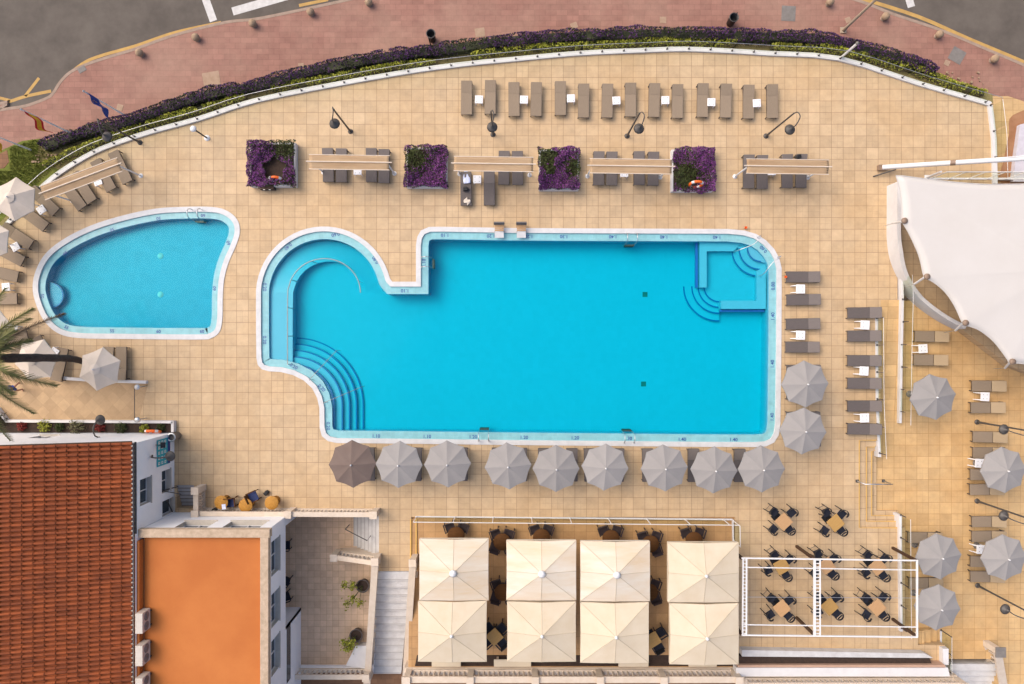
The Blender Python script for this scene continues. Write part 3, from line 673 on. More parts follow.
# ---- double awnings on two posts
def awning(px, py, lpx, rz, label, zt=2.3):
    L = lpx/18*(H - zt)/H; c = P(px, py, zt); r = thing('double_awning', label, 'awning', (c.x, c.y, 0), rz, 'folded cream awnings over the grey loungers')
    for s in (-1, 1):
        m = MB(); m.tube([(s*(L/2 - .12), 0, 0), (s*(L/2 - .12), 0, zt)], .045, 10); m.lathe([(.0,.03),(.12,.025),(.13,0)], (s*(L/2-.12), 0, 0), 14); m.build('post', M_wpaint, r)
    m = MB(); m.box((0, 0, zt + .03), (L + .3, .05, .07)); m.build('beam', M_stone, r)
    for s in (-1, 1):
        f = MB(); vs = []; nx = 26
        prof = [(.03, .03), (.08, -.06), (.13, .02), (.19, -.09), (.24, .0), (.30, -.10), (.36, -.06)]
        for k in range(nx + 1):
            x = -L/2 + L*k/nx; wob = .012*math.sin(k*1.7 + s) + .008*math.sin(k*.9)
            for (y, z) in prof: vs.append((x, s*(y + wob*y*2), zt + z + wob*.6*(y > .05)))
        q = len(prof)
        f.add(vs, [(k*q+j, k*q+j+1, (k+1)*q+j+1, (k+1)*q+j) for k in range(nx) for j in range(q-1)], 0, True)
        o = f.build('canopy', M_awn, r, recalc=False); sm = o.modifiers.new('thickness', 'SOLIDIFY'); sm.thickness = .012
        m = MB(); m.box((0, s*.375, zt - .06), (L + .04, .035, .045)); m.build('edge_bar', M_stone, o)
    return r
AW = [(349, 162, 80, 0, 'first'), (493.5, 163.7, 79, 0, 'second'), (631, 166, 82, 0, 'third'), (788, 166.3, 82, 0, 'fourth')]
for x, y, l, rz, o in AW:
    awning(x, y, l, R(-.8), f'{o} folded cream awning from the left in the straight row above the large pool')
awning(80.5, 178.5, 82, R(20.5), 'slanted folded cream awning beside the paddling pool')
GP = 'grey loungers under the awnings'
for gi, (xs, yc) in enumerate([((329.7, 343, 372.7, 385.2), 167.3), ((466.4, 489.5, 504, 517.5), 170), ((598, 611, 638, 652), 170), ((746.6, 760, 784.6, 798.6), 173)]):
    for i, x in enumerate(xs):
        y = yc + (20 if gi == 1 and i < 2 else 0) + random.uniform(-.7, .7)
        lab = f'{ORD[i]} grey lounger from the left under the {ORD[gi]} cream awning from the left'
        if gi == 1 and i == 0: lab = 'grey lounger carrying a blue white towel and a black bag'
        if gi == 1 and i == 1: lab = 'empty grey lounger pulled out towards the large pool below the second awning'
        K_grey(P(x, y), random.uniform(-.02, .02), lab, GP)
for (x, y, o) in ((357.5, 170.7, 'first'), (477.2, 179.2, 'second'), (624.3, 172.8, 'third')):
    K_side(P(x, y, .42) - Vector((0,0,.42)), 0, f'white side table among the grey loungers of the {o} awning from the left', 'white side tables under the awnings')
K_side(P(772, 171, .42) - Vector((0,0,.42)), 0, 'white side table half hidden below the fourth awning from the left', 'white side tables under the awnings')
# things left on the loungers
c = P(466.4, 176, .40); m = MB()
for k in range(7):
    pass
vs = []; nx, ny = 5, 12
for j in range(ny + 1):
    for i in range(nx + 1):
        u, v = i/nx - .5, j/ny - .5
        vs.append((u*(.30 + .1*math.sin(v*5)), -v*.82, .0 + .03*math.sin(u*9 + v*4)*math.cos(v*7) + .03 + .06*max(0, -v)))
m.add(vs, [(j*(nx+1)+i, j*(nx+1)+i+1, (j+1)*(nx+1)+i+1, (j+1)*(nx+1)+i) for j in range(ny) for i in range(nx)], 0, True)
o = m.build('towel', M_towel, loc=c, rz=.1); o.modifiers.new('thickness', 'SOLIDIFY').thickness = .03
tag(o, 'crumpled blue and white towel on the head of a grey lounger', 'towel')
def bag(px, py, z, rz, label):
    r = thing('bag', label, 'bag', P(px, py, z), rz)
    m = MB(); m.box((0,0,.11), (.30,.2,.2)); m.build('body', M_black, r, bevel=.05)
    for s in (-1, 1): rr = rail(r, 'handle', smooth([(-.09, s*.07, .2), (-.07, s*.09, .31), (.07, s*.09, .31), (.09, s*.07, .2)], 4), .012, M_black)
    return r
bag(465.7, 189.7, .35, .1, 'black bag on the lounger with the towel')
bag(797.5, 157.5, .48, .2, 'black bag on a headrest behind the fourth awning')
vs = []; m = MB()
for j in range(7):
    for i in range(7):
        u, v = i/6 - .5, j/6 - .5; vs.append((u*.34, v*.26 + .05*math.sin(u*8), .03 + .04*math.sin(u*11 + v*6)*math.cos(v*9)))
m.add(vs, [(j*7+i, j*7+i+1, (j+1)*7+i+1, (j+1)*7+i) for j in range(6) for i in range(6)], 0, True)
o = m.build('cloth', mat('cream cloth', (.68, .60, .5), .95), loc=P(467.2, 201.3, .37), rz=-.8); o.modifiers.new('thickness', 'SOLIDIFY').thickness = .025
tag(o, 'small crumpled cream cloth at the foot of a grey lounger', 'cloth')

# ---- flower planters
def planter(x0, y0, x1, y1, label, bare, seed, sides, lush, soil=False):
    rng = random.Random(seed); zt = .62
    a, b = P(x0, y1, .5), P(x1, y0, .5); cx, cy = (a.x+b.x)/2, (a.y+b.y)/2; w, d = b.x-a.x - .12, b.y-a.y - .12
    r = thing('flower_planter', label, 'planter', (cx, cy, 0), 0, 'square planters of purple flowers')
    m = MB(); t = .09
    m.prism([[(-w/2,-d/2),(w/2,-d/2),(w/2,d/2),(-w/2,d/2)], [(-w/2+t,-d/2+t),(w/2-t,-d/2+t),(w/2-t,d/2-t),(-w/2+t,d/2-t)]], 0, .40); m.build('box', M_white, r)
    m = MB(); m.box((0,0,.18), (w-2*t, d-2*t, .36)); m.build('soil', M_soil, r)
    lf, fl = MB(), MB()
    def ok(x, y):
        for bx, by, br in bare:
            if math.hypot(x - bx*w/2, y - by*d/2) < br*w/2*(1 + .15*math.sin(5*math.atan2(y - by, x - bx))): return False
        return True
    def inset(x, y, e=0):
        L, Rr, B, T = [q*.7 + .03*math.sin(3.1*(x + y) + seed) + .04*math.sin(7.3*(x - y) + 2*seed) for q in sides]   # how far the plants overhang each side (m)
        return -w/2 - L < x < w/2 + Rr and -d/2 - B < y < d/2 + T
    def hgt(x, y): return .58 + .17*(math.sin(x*2.7 + seed)*math.cos(y*2.3 + seed*2) + 1) + .09*math.sin(x*7+seed)*math.sin(y*6)
    def samp(rng):
        while True:
            x, y = rng.uniform(-w/2-.25, w/2+.25), rng.uniform(-d/2-.25, d/2+.25)
            if not inset(x, y) or (soil and not ok(x, y)): continue
            e = max(0, min(w/2 + .2 - abs(x), d/2 + .2 - abs(y))); top = hgt(x, y)*min(1, .72 + e*1.2)
            return (x, y, top - abs(rng.gauss(0, .09)))
    leaves(lf, 5200, samp, .085, rng)
    def sampf(rng):
        while True:
            p = samp(rng)
            if not ok(p[0]*.95, p[1]*.95): continue
            if math.sin(p[0]*2.1 + seed*3)+math.cos(p[1]*2.4 + seed) + rng.uniform(-1.0, 1.0) > lush + .1: return (p[0], p[1], p[2] + .05)
    leaves(fl, 4200, sampf, .07, rng, up=.8)
    lo = lf.build('foliage', M_leafp, r, recalc=False); fl.build('blossom', [M_lilac], r, recalc=False)
    return r
planter(248, 141, 296, 187, 'flower planter with a bare soil hollow and an orange ring, leftmost of the four', [(.15, -.25, .45)], 1, (.1, .03, .05, .12), -.5, True)
planter(405, 146, 448, 188, 'square planter fully covered in purple flowers between the first two awnings', [(-.3, .62, .16)], 2, (.1, .04, .05, .12), -.6)
planter(538, 148, 580, 190.5, 'flower planter with green gap at its left and white rim all round', [(-.62, .6, .5), (-.45, -.05, .28)], 3, (.06, .06, .02, .08), -.9)
planter(671, 148, 714.5, 192, 'lush purple flower planter overhanging its box, with an orange lifebuoy', [], 4, (-.08, .12, .12, .12), -.4)
def lifebuoy(px, py, z, label, rz=0, tilt=1.15, s=.30):
    r = thing('lifebuoy', label, 'lifebuoy', P(px, py, z), rz)
    m = MB(); n = 28
    pts = [(s*math.cos(2*PI*k/n), s*math.sin(2*PI*k/n)*math.cos(tilt), s*math.sin(2*PI*k/n)*math.sin(tilt)) for k in range(n + 1)]
    m.tube(pts, .075, 10, cap=False); m.build('ring', M_orangep, r)
    for k in (3, 10, 17, 24):
        m = MB(); m.tube(pts[k-1:k+2], .079, 10); m.build('band', M_white, r)
    return r
lifebuoy(276, 180, .62, 'orange lifebuoy on the leftmost flower planter, beside the bare soil', 0, 1.32, .34)
lifebuoy(696, 184.5, .8, 'orange lifebuoy on the lush rightmost flower planter', 0, 1.32, .34)
c = P(269, 187.5); r = thing('storage_box', 'dark brown box standing at the foot of the leftmost flower planter', 'box', c)
m = MB(); m.box((0,0,.22), (.8, .36, .44)); m.build('body', M_wicker, r, bevel=.02)
m = MB(); m.box((0,0,.465), (.84, .4, .04)); m.build('lid', M_postb, r, bevel=.01)
for s in (-.12, .18):
    m = MB(); m.box((s, -.215, .4), (.1, .02, .06)); m.build('latch', M_alu, r)

# ---- loungers round the paddling pool
GK = 'taupe loungers around the paddling pool'
KL = [((131, 184), (-.42, -.91)), ((115, 191.5), (-.47, -.88)), ((96, 203), (-.55, -.84)), ((86.3, 209.5), (-.60, -.80)), ((60, 213.5), (-.72, -.69)), ((50, 228.5), (-.80, -.60)), ((35.5, 246), (-.84, -.55)), ((27.3, 262.5), (-.88, -.47)), ((22.3, 277.5), (-.97, -.22)), ((21.5, 299), (-1, .02)), ((31, 333.5), (-.95, .22)), ((47, 339.5), (-.86, .48)), ((67, 348), (-.2, .98)), ((112, 346.5), (-.06, 1)), ((124.5, 346.5), (0, 1))]
DESC = ['taupe lounger at the right end of the slanted awning', 'second taupe lounger from the right under the slanted awning', 'third taupe lounger from the right under the slanted awning', 'fourth taupe lounger from the right under the slanted awning',
    'taupe lounger at the left end of the slanted awning, above a white table', 'taupe lounger beside the upper white hexagonal parasol', 'taupe lounger below the upper white parasol, above a white table', 'taupe lounger above left of the paddling pool step, below a white table', 'taupe lounger pointing at the paddling pool step',
    'taupe lounger lying level at the left end of the paddling pool', 'taupe lounger under the upper palm fronds', 'taupe lounger between palm fronds and paddling pool', 'taupe lounger partly behind the palm trunk', 'taupe lounger beside the white parasol below the paddling pool', 'rightmost taupe lounger below the paddling pool, clear of the parasol']
for (f, d), lab in zip(KL, DESC):
    cpx = (f[0] + d[0]*16.7, f[1] + d[1]*16.7)
    rz = math.atan2(-d[1], d[0]) - PI/2
    K_taupe(P(*cpx), rz, lab, GK)
for (x, y, a, lab) in ((97.4, 181.3, 20, 'white side table under the slanted awning'), (41, 209.6, 35, 'white side table at the left end of the slanted awning'), (15, 246.8, 30, 'white side table between two loungers left of the paddling pool'), (5.6, 287, 5, 'white side table at the left edge beside the paddling pool'), (13.2, 328.8, -15, 'white side table under the upper palm fronds'), (54, 352, -35, 'white side table beside the white parasol behind the palm trunk')):
    K_side(P(x, y, .42) - Vector((0,0,.42)), R(a), lab, 'white side tables round the paddling pool')
GW = 'off white hexagonal parasols'
for x, y, a, lab in ((15, 199, 28, 'off white hexagonal parasol nearest the lawn'), (-11.5, 240, 25, 'off white parasol cut by the left edge below the lawn'), (-9, 330, 10, 'off white parasol at the left edge behind the palm fronds'), (36, 360, 10, 'off white parasol crossed by the palm trunk'), (99.5, 369, 22, 'off white hexagonal parasol standing clear below the paddling pool')):
    p = P(x, y, 2.2); K_umbw((p.x, p.y, 0), R(a), lab, GW)

# ---- row south of the pool
GS = 'grey octagonal parasols'
SX = [(352.5, 464, 2), (399, 464.5, -2), (447.5, 464, 2), (508, 466, 4), (556, 468.5, 0), (605, 467.2, -3), (664.3, 468, 3), (714, 470, -2), (761.5, 469, 1)]
for i, (x, y, a) in enumerate(SX):
    p = P(x, y, 2.16)
    if i == 0: K_umbb((p.x, p.y, 0), R(2), 'brown octagonal parasol at the left end of the row below the pool', GS)
    else: K_umb((p.x, p.y, 0), R(22.5*0 + a), f'{ORD[i]} parasol from the left in the row below the large pool', GS)
for i, x in enumerate((370.5, 417, 462.5, 497, 521.5, 543.5, 571.5, 589, 617.5, 646.5, 691.8, 737.5)):
    K_grey(P(x, 463 + i*.12), random.uniform(-.03, .03), f'{ORD[i]} charcoal lounger from the left between the parasols below the pool', 'charcoal loungers under the parasols below the pool')
# ---- east side of the pool
for x, y, a, lab in ((805, 384, 2, 'upper of two grey parasols right of the large pool'), (803, 431, -3, 'lower of two grey parasols right of the large pool'), (933, 397, 8, 'grey parasol right of the glass fence, below the white sail'), (1003.5, 470, 4, 'grey parasol at the right edge between two lamp posts'), (1004, 557.5, 3, 'grey parasol at the right edge, lower of two there'), (938.5, 556.5, 5, 'grey parasol against the glass fence, upper of two beside the white frame'), (937.5, 607.5, -4, 'grey parasol against the glass fence, lower of two beside the white frame')):
    z = 2.16 - (.6 if x > 900 else 0)
    p = P(x, y, z); K_umb((p.x, p.y, z - 2.16), R(a), lab, GS)
for i, (x, y) in enumerate(((800.3, 277.5), (800.8, 300), (800.3, 324), (799.8, 347), (800.8, 370), (800.8, 394), (800.3, 416.5), (800.8, 440))):
    K_grey(P(x, y), -PI/2 + random.uniform(-.02, .02), f'{ORD[i]} charcoal lounger from the top along the right edge of the pool', 'charcoal loungers at the right edge of the pool')
for i, y in enumerate((313, 336, 360.5, 383, 405.5, 428.3)):
    K_grey(P(861.2, y), -PI/2 + random.uniform(-.015, .015), f'{ORD[i]} charcoal lounger from the top in the column against the low rail', 'charcoal loungers against the low rail')
for x, y, lab in ((800, 289, 'white side table between the two topmost loungers right of the pool'), (800, 335.2, 'white side table between the third and fourth loungers right of the pool'), (864.5, 325, 'topmost of three white tables beside the low rail'), (863.5, 371, 'middle of three white tables beside the low rail'), (864, 418, 'lowest of three white tables beside the low rail')):
    K_stub(P(x, y, .42) - Vector((0,0,.42)), R(random.uniform(-3, 3)), lab, 'white resin tables right of the pool')
GR = 'two tone loungers on the lower terrace'
RL = [(931, 336.5, 'upper beige lounger below the white sail beside the glass fence'), (930, 360, 'lower beige lounger below the white sail beside the glass fence'), (988, 386, 'topmost beige lounger of the right hand column'), (987, 407.5, 'beige lounger just above the upper lamp post at the right'), (989, 437, 'beige lounger just below the upper lamp post at the right'), (989, 452.7, 'beige lounger behind the upper edge of the right edge parasol'), (986.5, 474.5, 'beige lounger mostly under the right edge parasol'), (986, 489.3, 'beige lounger below the right edge parasol, above a lamp post'),
      (988, 521.5, 'beige lounger crossed by the middle lamp post at the right'), (988, 536.3, 'beige lounger above the lower right edge parasol'), (986.5, 561.5, 'beige lounger under the lower right edge parasol'), (986.5, 576.5, 'lowest beige lounger of the right hand column'), (924, 537.5, 'beige lounger peeking out above the parasol against the glass fence'), (925, 583, 'beige lounger between the two parasols against the glass fence')]
for x, y, lab in RL:
    p = P(x, y, -.3); K_two((p.x, p.y, -.6), -PI/2 + random.uniform(-.02, .02), lab, GR)
for x, y, lab in ((922.5, 348.7, 'white table between the two loungers below the white sail'), (984.5, 396.7, 'white table between the topmost loungers of the right hand column'), (979, 463.2, 'white table left of the right edge parasol'), (980.5, 549.5, 'white table left of the lower right edge parasol')):
    p = P(x, y, -.18); K_stub((p.x, p.y, -.6), R(random.uniform(-4, 4)), lab, 'white resin tables on the lower terrace')
# small orange tubs
for x, y, lab in ((745.3, 227.8, 'small orange tub on the pool rim near the corner seat'), (785, 277, 'small orange tub on the foot of the topmost lounger right of the pool')):
    z = .03 if x < 780 else .352
    m = MB(); m.lathe([(.0,.02),(.05,.02),(.065,.13),(.072,.13),(.06,.0),(0,0)], n=14); tag(m.build('tub', M_orangep, loc=P(x, y, z)), lab, 'tub')
# two low slatted chairs at the pool edge
for i, x in enumerate((499.3, 521.3)):
    c = P(x, 232); r = thing('folding_chair', ('left' if i == 0 else 'right') + ' one of two low wooden chairs standing on the pool rim', 'chair', c, 0, 'low wooden chairs on the pool rim')
    m = MB()
    for k in range(4): m.box((0, .05 + .085*k, .26 + .02*k), (.5, .07, .025))
    m.build('seat', M_wood, r)
    m = MB(); m.box((0, .40, .5), (.58, .06, .32), rot=Matrix.Rotation(R(-12), 3, 'X')); m.build('backrest', M_greyl, r)
    m = MB(); m.box((0, -.18, .2), (.5, .34, .02), rot=Matrix.Rotation(R(14), 3, 'X')); m.build('footrest', M_coping, r)
    l = MB(); l.box((0,0,.12), (.04,.04,.24))
    lo = None
    for lx, ly in ((-.24,-.02),(.24,-.02),(-.24,.36),(.24,.36)):
        if lo is None: q = lo = l.build('leg', M_frame, r)
        else: q = lo.copy(); col.objects.link(q); q.parent = r
        q.location = (lx, ly, .0)
# ================================================================== FENCES, WALLS
def glass_fence(label, pts, z0, ww, wh, h, step, wallm=M_white, post_m=M_lamp, railr=.012, cat='glass fence', ph=None):
    r = thing('glass_fence', label, cat)
    za = z0 if isinstance(z0, (list, tuple)) else [z0]*len(pts)
    def zat(p):
        best = min(range(len(pts)), key=lambda i: (Vector(pts[i]) - p).length); return za[best]
    if ww:
        m = MB(); ribbon(m, pts, ww, [z - .3 for z in za], [z + wh for z in za]); m.build('wall', wallm, r)
    pl = walk(pts, step); ph = ph or h; pm = MB(); pm.box((0,0,ph/2), (.035,.04,ph)); pm.box((0,0,.015), (.1,.08,.03)); po = None
    for p, d in pl:
        if po is None: o = po = pm.build('post', post_m, r)
        else: o = po.copy(); col.objects.link(o); o.parent = r
        o.location = (p.x, p.y, zat(p) + wh); o.rotation_euler.z = math.atan2(d.y, d.x)
    go = None
    for (p, d), (q, e) in zip(pl, pl[1:]):
        z = zat(p) + wh; m = MB(); dd = (q - p).normalized(); a, b = p + dd*.05, q - dd*.05; nn = Vector((-dd.y, dd.x))*.006
        m.prism([[tuple(a - nn), tuple(b - nn), tuple(b + nn), tuple(a + nn)]], z + .08, z + h - .03); m.build('glass_panel', M_glass, r)
    m = MB(); m.tube([(p[0], p[1], z + wh + h) for p, z in zip(pts, za)], railr, 6); m.build('top_rail', M_alu if ph < .4 else M_wpaint, r)
    return r
fn = PL(kerbN[:2] + kerbN[2:], 0)
fnS = smooth(fn, 3)
glass_fence('long curved glass fence on a low white wall above the purple hedge', fnS + PL([(989, 105)]), 0, .25, .12, .95, 1.2, ph=.2)
glass_fence('short glass fence on a white wall at the upper right corner of the deck', PL(kE), 0, .25, .12, .95, 1.45, ph=.2)
glass_fence('low glass rail behind the column of charcoal loungers', PL([(876.5, 318), (877, 400), (879.5, 457)]), -.1, .16, .12, .70, 1.5)
glass_fence('straight glass fence on a low white wall below the white sail', PL([(899.6, 277), (900.4, 300), (901.8, 350), (904.3, 424)]), [0, 0, -.25, -.6], .15, .22, 1.0, 1.25, ph=.5)
glass_fence('glass fence on a white wall beside the white frame', PL([(898.6, 514), (898.9, 570), (899.5, 630)]), -.3, .14, .5, .95, 1.25, ph=.5)
glass_fence('white railed glass fence above the cream square parasols', PL([(416.5, 516.5), (732.5, 519.5)]), 0, .07, .04, 1.15, 2.13, post_m=M_wpaint, railr=.022)
glass_fence('short white railed glass fence at the end above the square parasols', PL([(733, 520.5), (733.3, 541)]), -.02, .07, .04, 1.15, 1.1, post_m=M_wpaint, railr=.022)
glass_fence('glass fence behind the upper edge of the white sail', PL([(930, 178.6), (1110, 179)]), 0, .1, .04, 1.45, 1.05, post_m=M_wpaint, railr=.03)
# curved white wall round the sail terrace
cw = smooth([(888.6, 186), (888.5, 215), (888.6, 240), (891.6, 259), (898.5, 276), (909, 290), (924, 304.5), (943, 318), (961, 327.5)], 5)
nn_ = len(cw); hs_ = [1.05 if k < 14 else max(.42, 1.05 - (k - 14)*.045) for k in range(nn_)]
m = MB(); ribbon(m, PL(cw), .2, -.6, hs_); o = m.build('curved_wall', M_white)
tag(o, 'curved white wall sweeping along the edge of the white sail', 'wall')
# low white wall beside the small pool, with two chrome posts
m = MB(); ribbon(m, PL([(46, 374.5), (70, 378.5), (100, 380.5), (148, 382)]), .16, -.02, .22)
tag(m.build('low_wall', M_white), 'low white wall between the paddling pool loungers and the sloping path', 'wall')
r = thing('barrier', 'thin rail between two chrome posts at the end of the sloping path', 'barrier', P(142, 400))
for y in (386, 418):
    m = MB(); q = P(146, y) - P(142, 400); m.tube([q, q + Vector((0,0,.9))], .03, 8); m.lathe([(0,.98),(.09,.97),(.15,.92),(.16,.86),(.05,.84)], q, 14); m.build('post', M_alu, r)
m = MB(); a, b = P(139.5, 386) - P(142, 400), P(139.5, 418) - P(142, 400); m.tube([a + Vector((.1,0,.5)), a + Vector((0,0,.5)), b + Vector((0,0,.5)), b + Vector((.1,0,.5))], .022, 6); m.build('rail', M_lamp, r)
# planted bed along the house
bed = thing('planting_bed', 'long dark planting bed with white kerb along the white house', 'planting bed')
m = MB(); ribbon(m, PL([(-20, 398), (0, 408.5), (9.5, 420.5), (175.5, 421.5)]), .14, -.02, .3); ribbon(m, PL([(175, 421), (175, 431.5)]), .14, -.02, .3); m.build('kerb', M_white, bed)
m = MB(); m.prism(PL([(-20, 400), (0, 411), (9, 421), (175, 422), (175, 432), (-20, 432)]), 0, .16, bottom=False); m.build('soil', M_soil, bed)
def bush(name, px, py, z, rad, hgt, lm, label, cat, n=420, size=.09, group=None):
    rng = random.Random(int(px*7 + py)); r = thing(name, label, cat, P(px, py, z), 0, group)
    m = MB()
    def s(rng):
        while True:
            v = Vector((rng.uniform(-1,1), rng.uniform(-1,1), rng.uniform(0,1)))
            if .15 < v.length < 1.0*(1 + .2*math.sin(7*math.atan2(v.y, v.x) + px)): return (v.x*rad, v.y*rad, v.z*hgt)
    leaves(m, n, s, size, rng, up=.6, asp=.7); m.build('foliage', lm, r, recalc=False)
    m = MB()
    for k in range(5):
        a = k*1.3; m.tube([(0,0,0), (math.cos(a)*rad*.5, math.sin(a)*rad*.5, hgt*.7)], [.018,.008], 5)
    m.build('stem', M_trunk, r)
for px, py, rad, lm, lab in ((23, 425, .26, M_redl, 'leftmost red leaved shrub in the bed along the house'), (46, 424, .36, M_leafg, 'bright green shrub beside the leftmost red shrub in the bed'), (60.5, 426, .26, M_leafp, 'small green shrub left of the grey green shrub in the bed'), (79, 425, .46, M_greyl2, 'large grey green shrub in the bed along the house'), (101, 426, .26, M_redl, 'red leaved shrub behind the wall lamp in the bed'), (122, 426.5, .34, M_leafp, 'round dark green shrub in the middle of the bed'), (145, 427.5, .27, M_leafg, 'yellow green shrub near the orange lifebuoy in the bed'), (161.5, 426.5, .24, M_leafp, 'last green shrub at the right end of the bed'), (2, 418, .45, M_leafd, 'dark shrub at the left corner of the bed')):
    bush('shrub', px, py + 1, .16, rad, rad*1.2, lm, lab, 'shrub')
lifebuoy(153, 431.5, .55, 'orange lifebuoy against the white house at the end of the bed', 0, 1.35, .36)
c = P(178, 435.5); r = thing('ash_bin', 'grey cylinder bin at the corner of the white house', 'bin', c)
m = MB(); m.lathe([(0,0),(.2,0),(.22,.7),(.23,.72),(.2,.72),(.19,.6),(0,.58)], n=18); m.build('body', M_plate, r)
m = MB(); m.lathe([(.23,.72),(.25,.75),(.23,.78),(.17,.78),(.17,.74)], n=18); m.build('rim', M_alu, r)
# ================================================================== STREET SIDE
def hedge(name, cpx, w, hgt, label, lm, fm, seed, dens, fd, z=-.28, gaps=()):
    rng = random.Random(seed); r = thing(name, label, 'hedge', (0,0,0), 0, 'hedges along the pavement')
    pts = [Vector(p) for p in PL(smooth(cpx, 5), z + hgt*.6)]
    segs = []; tot = 0
    for a, b in zip(pts, pts[1:]): segs.append((tot, a, b)); tot += (b - a).length
    def at(s):
        for t0, a, b in reversed(segs):
            if s >= t0:
                l = (b-a).length; t = min(1, (s-t0)/l); d = (b-a)/l; return a + (b-a)*t, Vector((-d.y, d.x))
    def s_(rng):
        while True:
            s = rng.uniform(0, tot); p, nrm = at(s)
            ww = w*(1 + .12*math.sin(s*1.9 + seed) + .08*math.sin(s*4.7)); hh = hgt*(1 + .10*math.sin(s*1.3 + seed*2) + .07*math.sin(s*5.3))
            e = min(s, tot - s); ww *= min(1, .45 + e*.9)
            u = rng.uniform(-1, 1); top = (1 - abs(u)**3.5)
            if rng.random() < .75: v = hh*(.35 + .65*top) - abs(rng.gauss(0, .07))
            else: v = hh*rng.uniform(.05, .9*max(.15, top))
            q = p + nrm*u*ww/2
            if math.sin(q.x*3.1 + seed)*math.sin(q.y*3.7 + seed*2) > .86: continue
            return (q.x, q.y, z + v)
    lf = MB(); leaves(lf, int(dens*tot), s_, .10, rng, up=.4); lf.build('foliage', lm, r, recalc=False)
    if fm:
        def f_(rng):
            while True:
                p = s_(rng)
                if math.sin(p[0]*1.1 + seed) + math.sin(p[1]*1.9 + p[0]*.5) + rng.uniform(-1.6, 1.6) > -.6 and p[2] > z + hgt*.55: return (p[0], p[1], p[2] + .04)
        fl = MB(); leaves(fl, int(fd*tot), f_, .085, rng, up=.9); fl.build('blossom', fm, r, recalc=False)
    m = MB(); ribbon(m, [tuple(p) for p in pts], w*.55, z - .05, z + hgt*.55); m.build('twigs', M_leafd, r)
hedge('flowering_hedge', [(43, 146), (75, 134), (125, 121.5), (175, 104), (212, 93), (256, 85), (331, 66), (406, 53.5), (456, 47.5), (512, 40), (587, 35), (662, 33), (737, 35), (768, 36), (818, 38), (868, 49), (918, 64), (936, 71)], .82, .85, 'long dark purple flowering hedge between pavement and glass fence', M_leafd, M_purp, 1, 330, 190)
GH = [[(44, 164), (100, 141), (150, 123), (200, 109), (245, 96)], [(271, 88.5), (326, 78.5), (381, 68.5), (436, 61)], [(471, 56), (512, 49), (587, 45.5), (662, 41.5), (736, 42.5)], [(772, 46), (830, 49), (868, 57), (918, 70), (948, 81.5), (985, 93)]]
for k, (pts, lab) in enumerate(zip(GH, ('leftmost piece of bright green hedge, running down to the lawn', 'second piece of bright green hedge from the left', 'third piece of bright green hedge from the left, above the lounger pairs', 'rightmost piece of bright green hedge, ending at the deck corner'))):
    hedge('green_hedge', pts, .5, .6, lab, M_leafg, None, 5 + k, 260, 0)
# bare stones and dry leaves in the verge
rng = random.Random(12); m = MB()
for _ in range(150):
    x, y = rng.choice([(rng.uniform(33, 60), rng.uniform(155, 166)), (rng.uniform(360, 385), rng.uniform(62, 68)), (rng.uniform(690, 700), 39), (rng.uniform(738, 770), rng.uniform(42, 46)), (rng.uniform(196, 212), rng.uniform(101, 105)), (rng.uniform(930, 985), rng.uniform(72, 92))])
    s = rng.uniform(.05, .16); m.box(P(x, y, -.25), (s, s*.7, s*.6), rng.uniform(0, 3), rot=None)
struct(m.build('rubble', M_ball), 'stuff')
# stone balls along the kerb
def mk_ball():
    r = thing('bollard', '', 'bollard')
    m = MB(); m.lathe([(0, .62)] + [(.27*math.sin(PI*k/12), .34 + .27*math.cos(PI*k/12)) for k in range(1, 12)], n=18); m.build('ball', M_ball, r)
    m = MB(); m.lathe([(.2,.0),(.2,.06),(.14,.1),(0,.1)], n=14); m.build('base', M_kerb, r); return r
K_ball = Kind(mk_ball)
for i, (x, y, lab) in enumerate(((139, 52.5, 'stone ball bollard nearest the bend of the yellow kerb line'), (195.3, 37, 'second stone ball bollard from the left'), (252.3, 23, 'third stone ball bollard from the left, near the white road bar'), (310.3, 11.5, 'fourth stone ball bollard from the left'), (368.5, 2, 'fifth stone ball bollard from the left, at the top edge'), (830.5, 1.5, 'stone ball bollard at the top edge left of the beige pole'), (886, 16, 'first stone ball bollard right of the beige pole'), (940, 34, 'second stone ball bollard right of the beige pole'), (995.3, 58.5, 'stone ball bollard nearest the upper right corner'))):
    p = P(x, y, 0); K_ball((p.x, p.y, -.3), i, lab, 'stone ball bollards along the kerb', (.8, .8, .8))
def mk_bin():
    r = thing('litter_bin', '', 'litter bin')
    m = MB(); m.lathe([(0,.05),(.19,.05),(.24,.75),(.26,.77),(.23,.77),(.20,.5),(0,.4)], n=20); m.build('body', M_black, r)
    m = MB(); m.tube([(-.3,0,0),(-.3,0,.8),(-.2,0,.8)], .03, 8); m.build('post', M_black, r)
    m = MB(); m.lathe([(.25,.78),(.27,.8),(.25,.83),(.22,.8)], n=20); m.build('rim', M_frame, r); return r
K_bin = Kind(mk_bin)
for x, y, lab in ((432.5, 40, 'black litter bin at the hedge, left of the two on the pavement'), (729.5, 24, 'black litter bin at the hedge, right of the two on the pavement')):
    p = P(x, y, -.3); K_bin(p, 1.2 if x < 500 else -2.2, lab, 'black litter bins')
def plate(px, py, w, d, rz, mm, label, name='manhole_cover'):
    p = P(px, py, -.3); m = MB(); m.box((0,0,.004), (w, d, .016)); m.box((0,0,.008), (w*.86, d*.86, .014))
    for sx in (-1, 1): m.box((sx*w*.3, 0, .012), (.06, .03, .012))
    tag(m.build(name, mm, loc=p, rz=R(rz)), label, 'manhole cover')
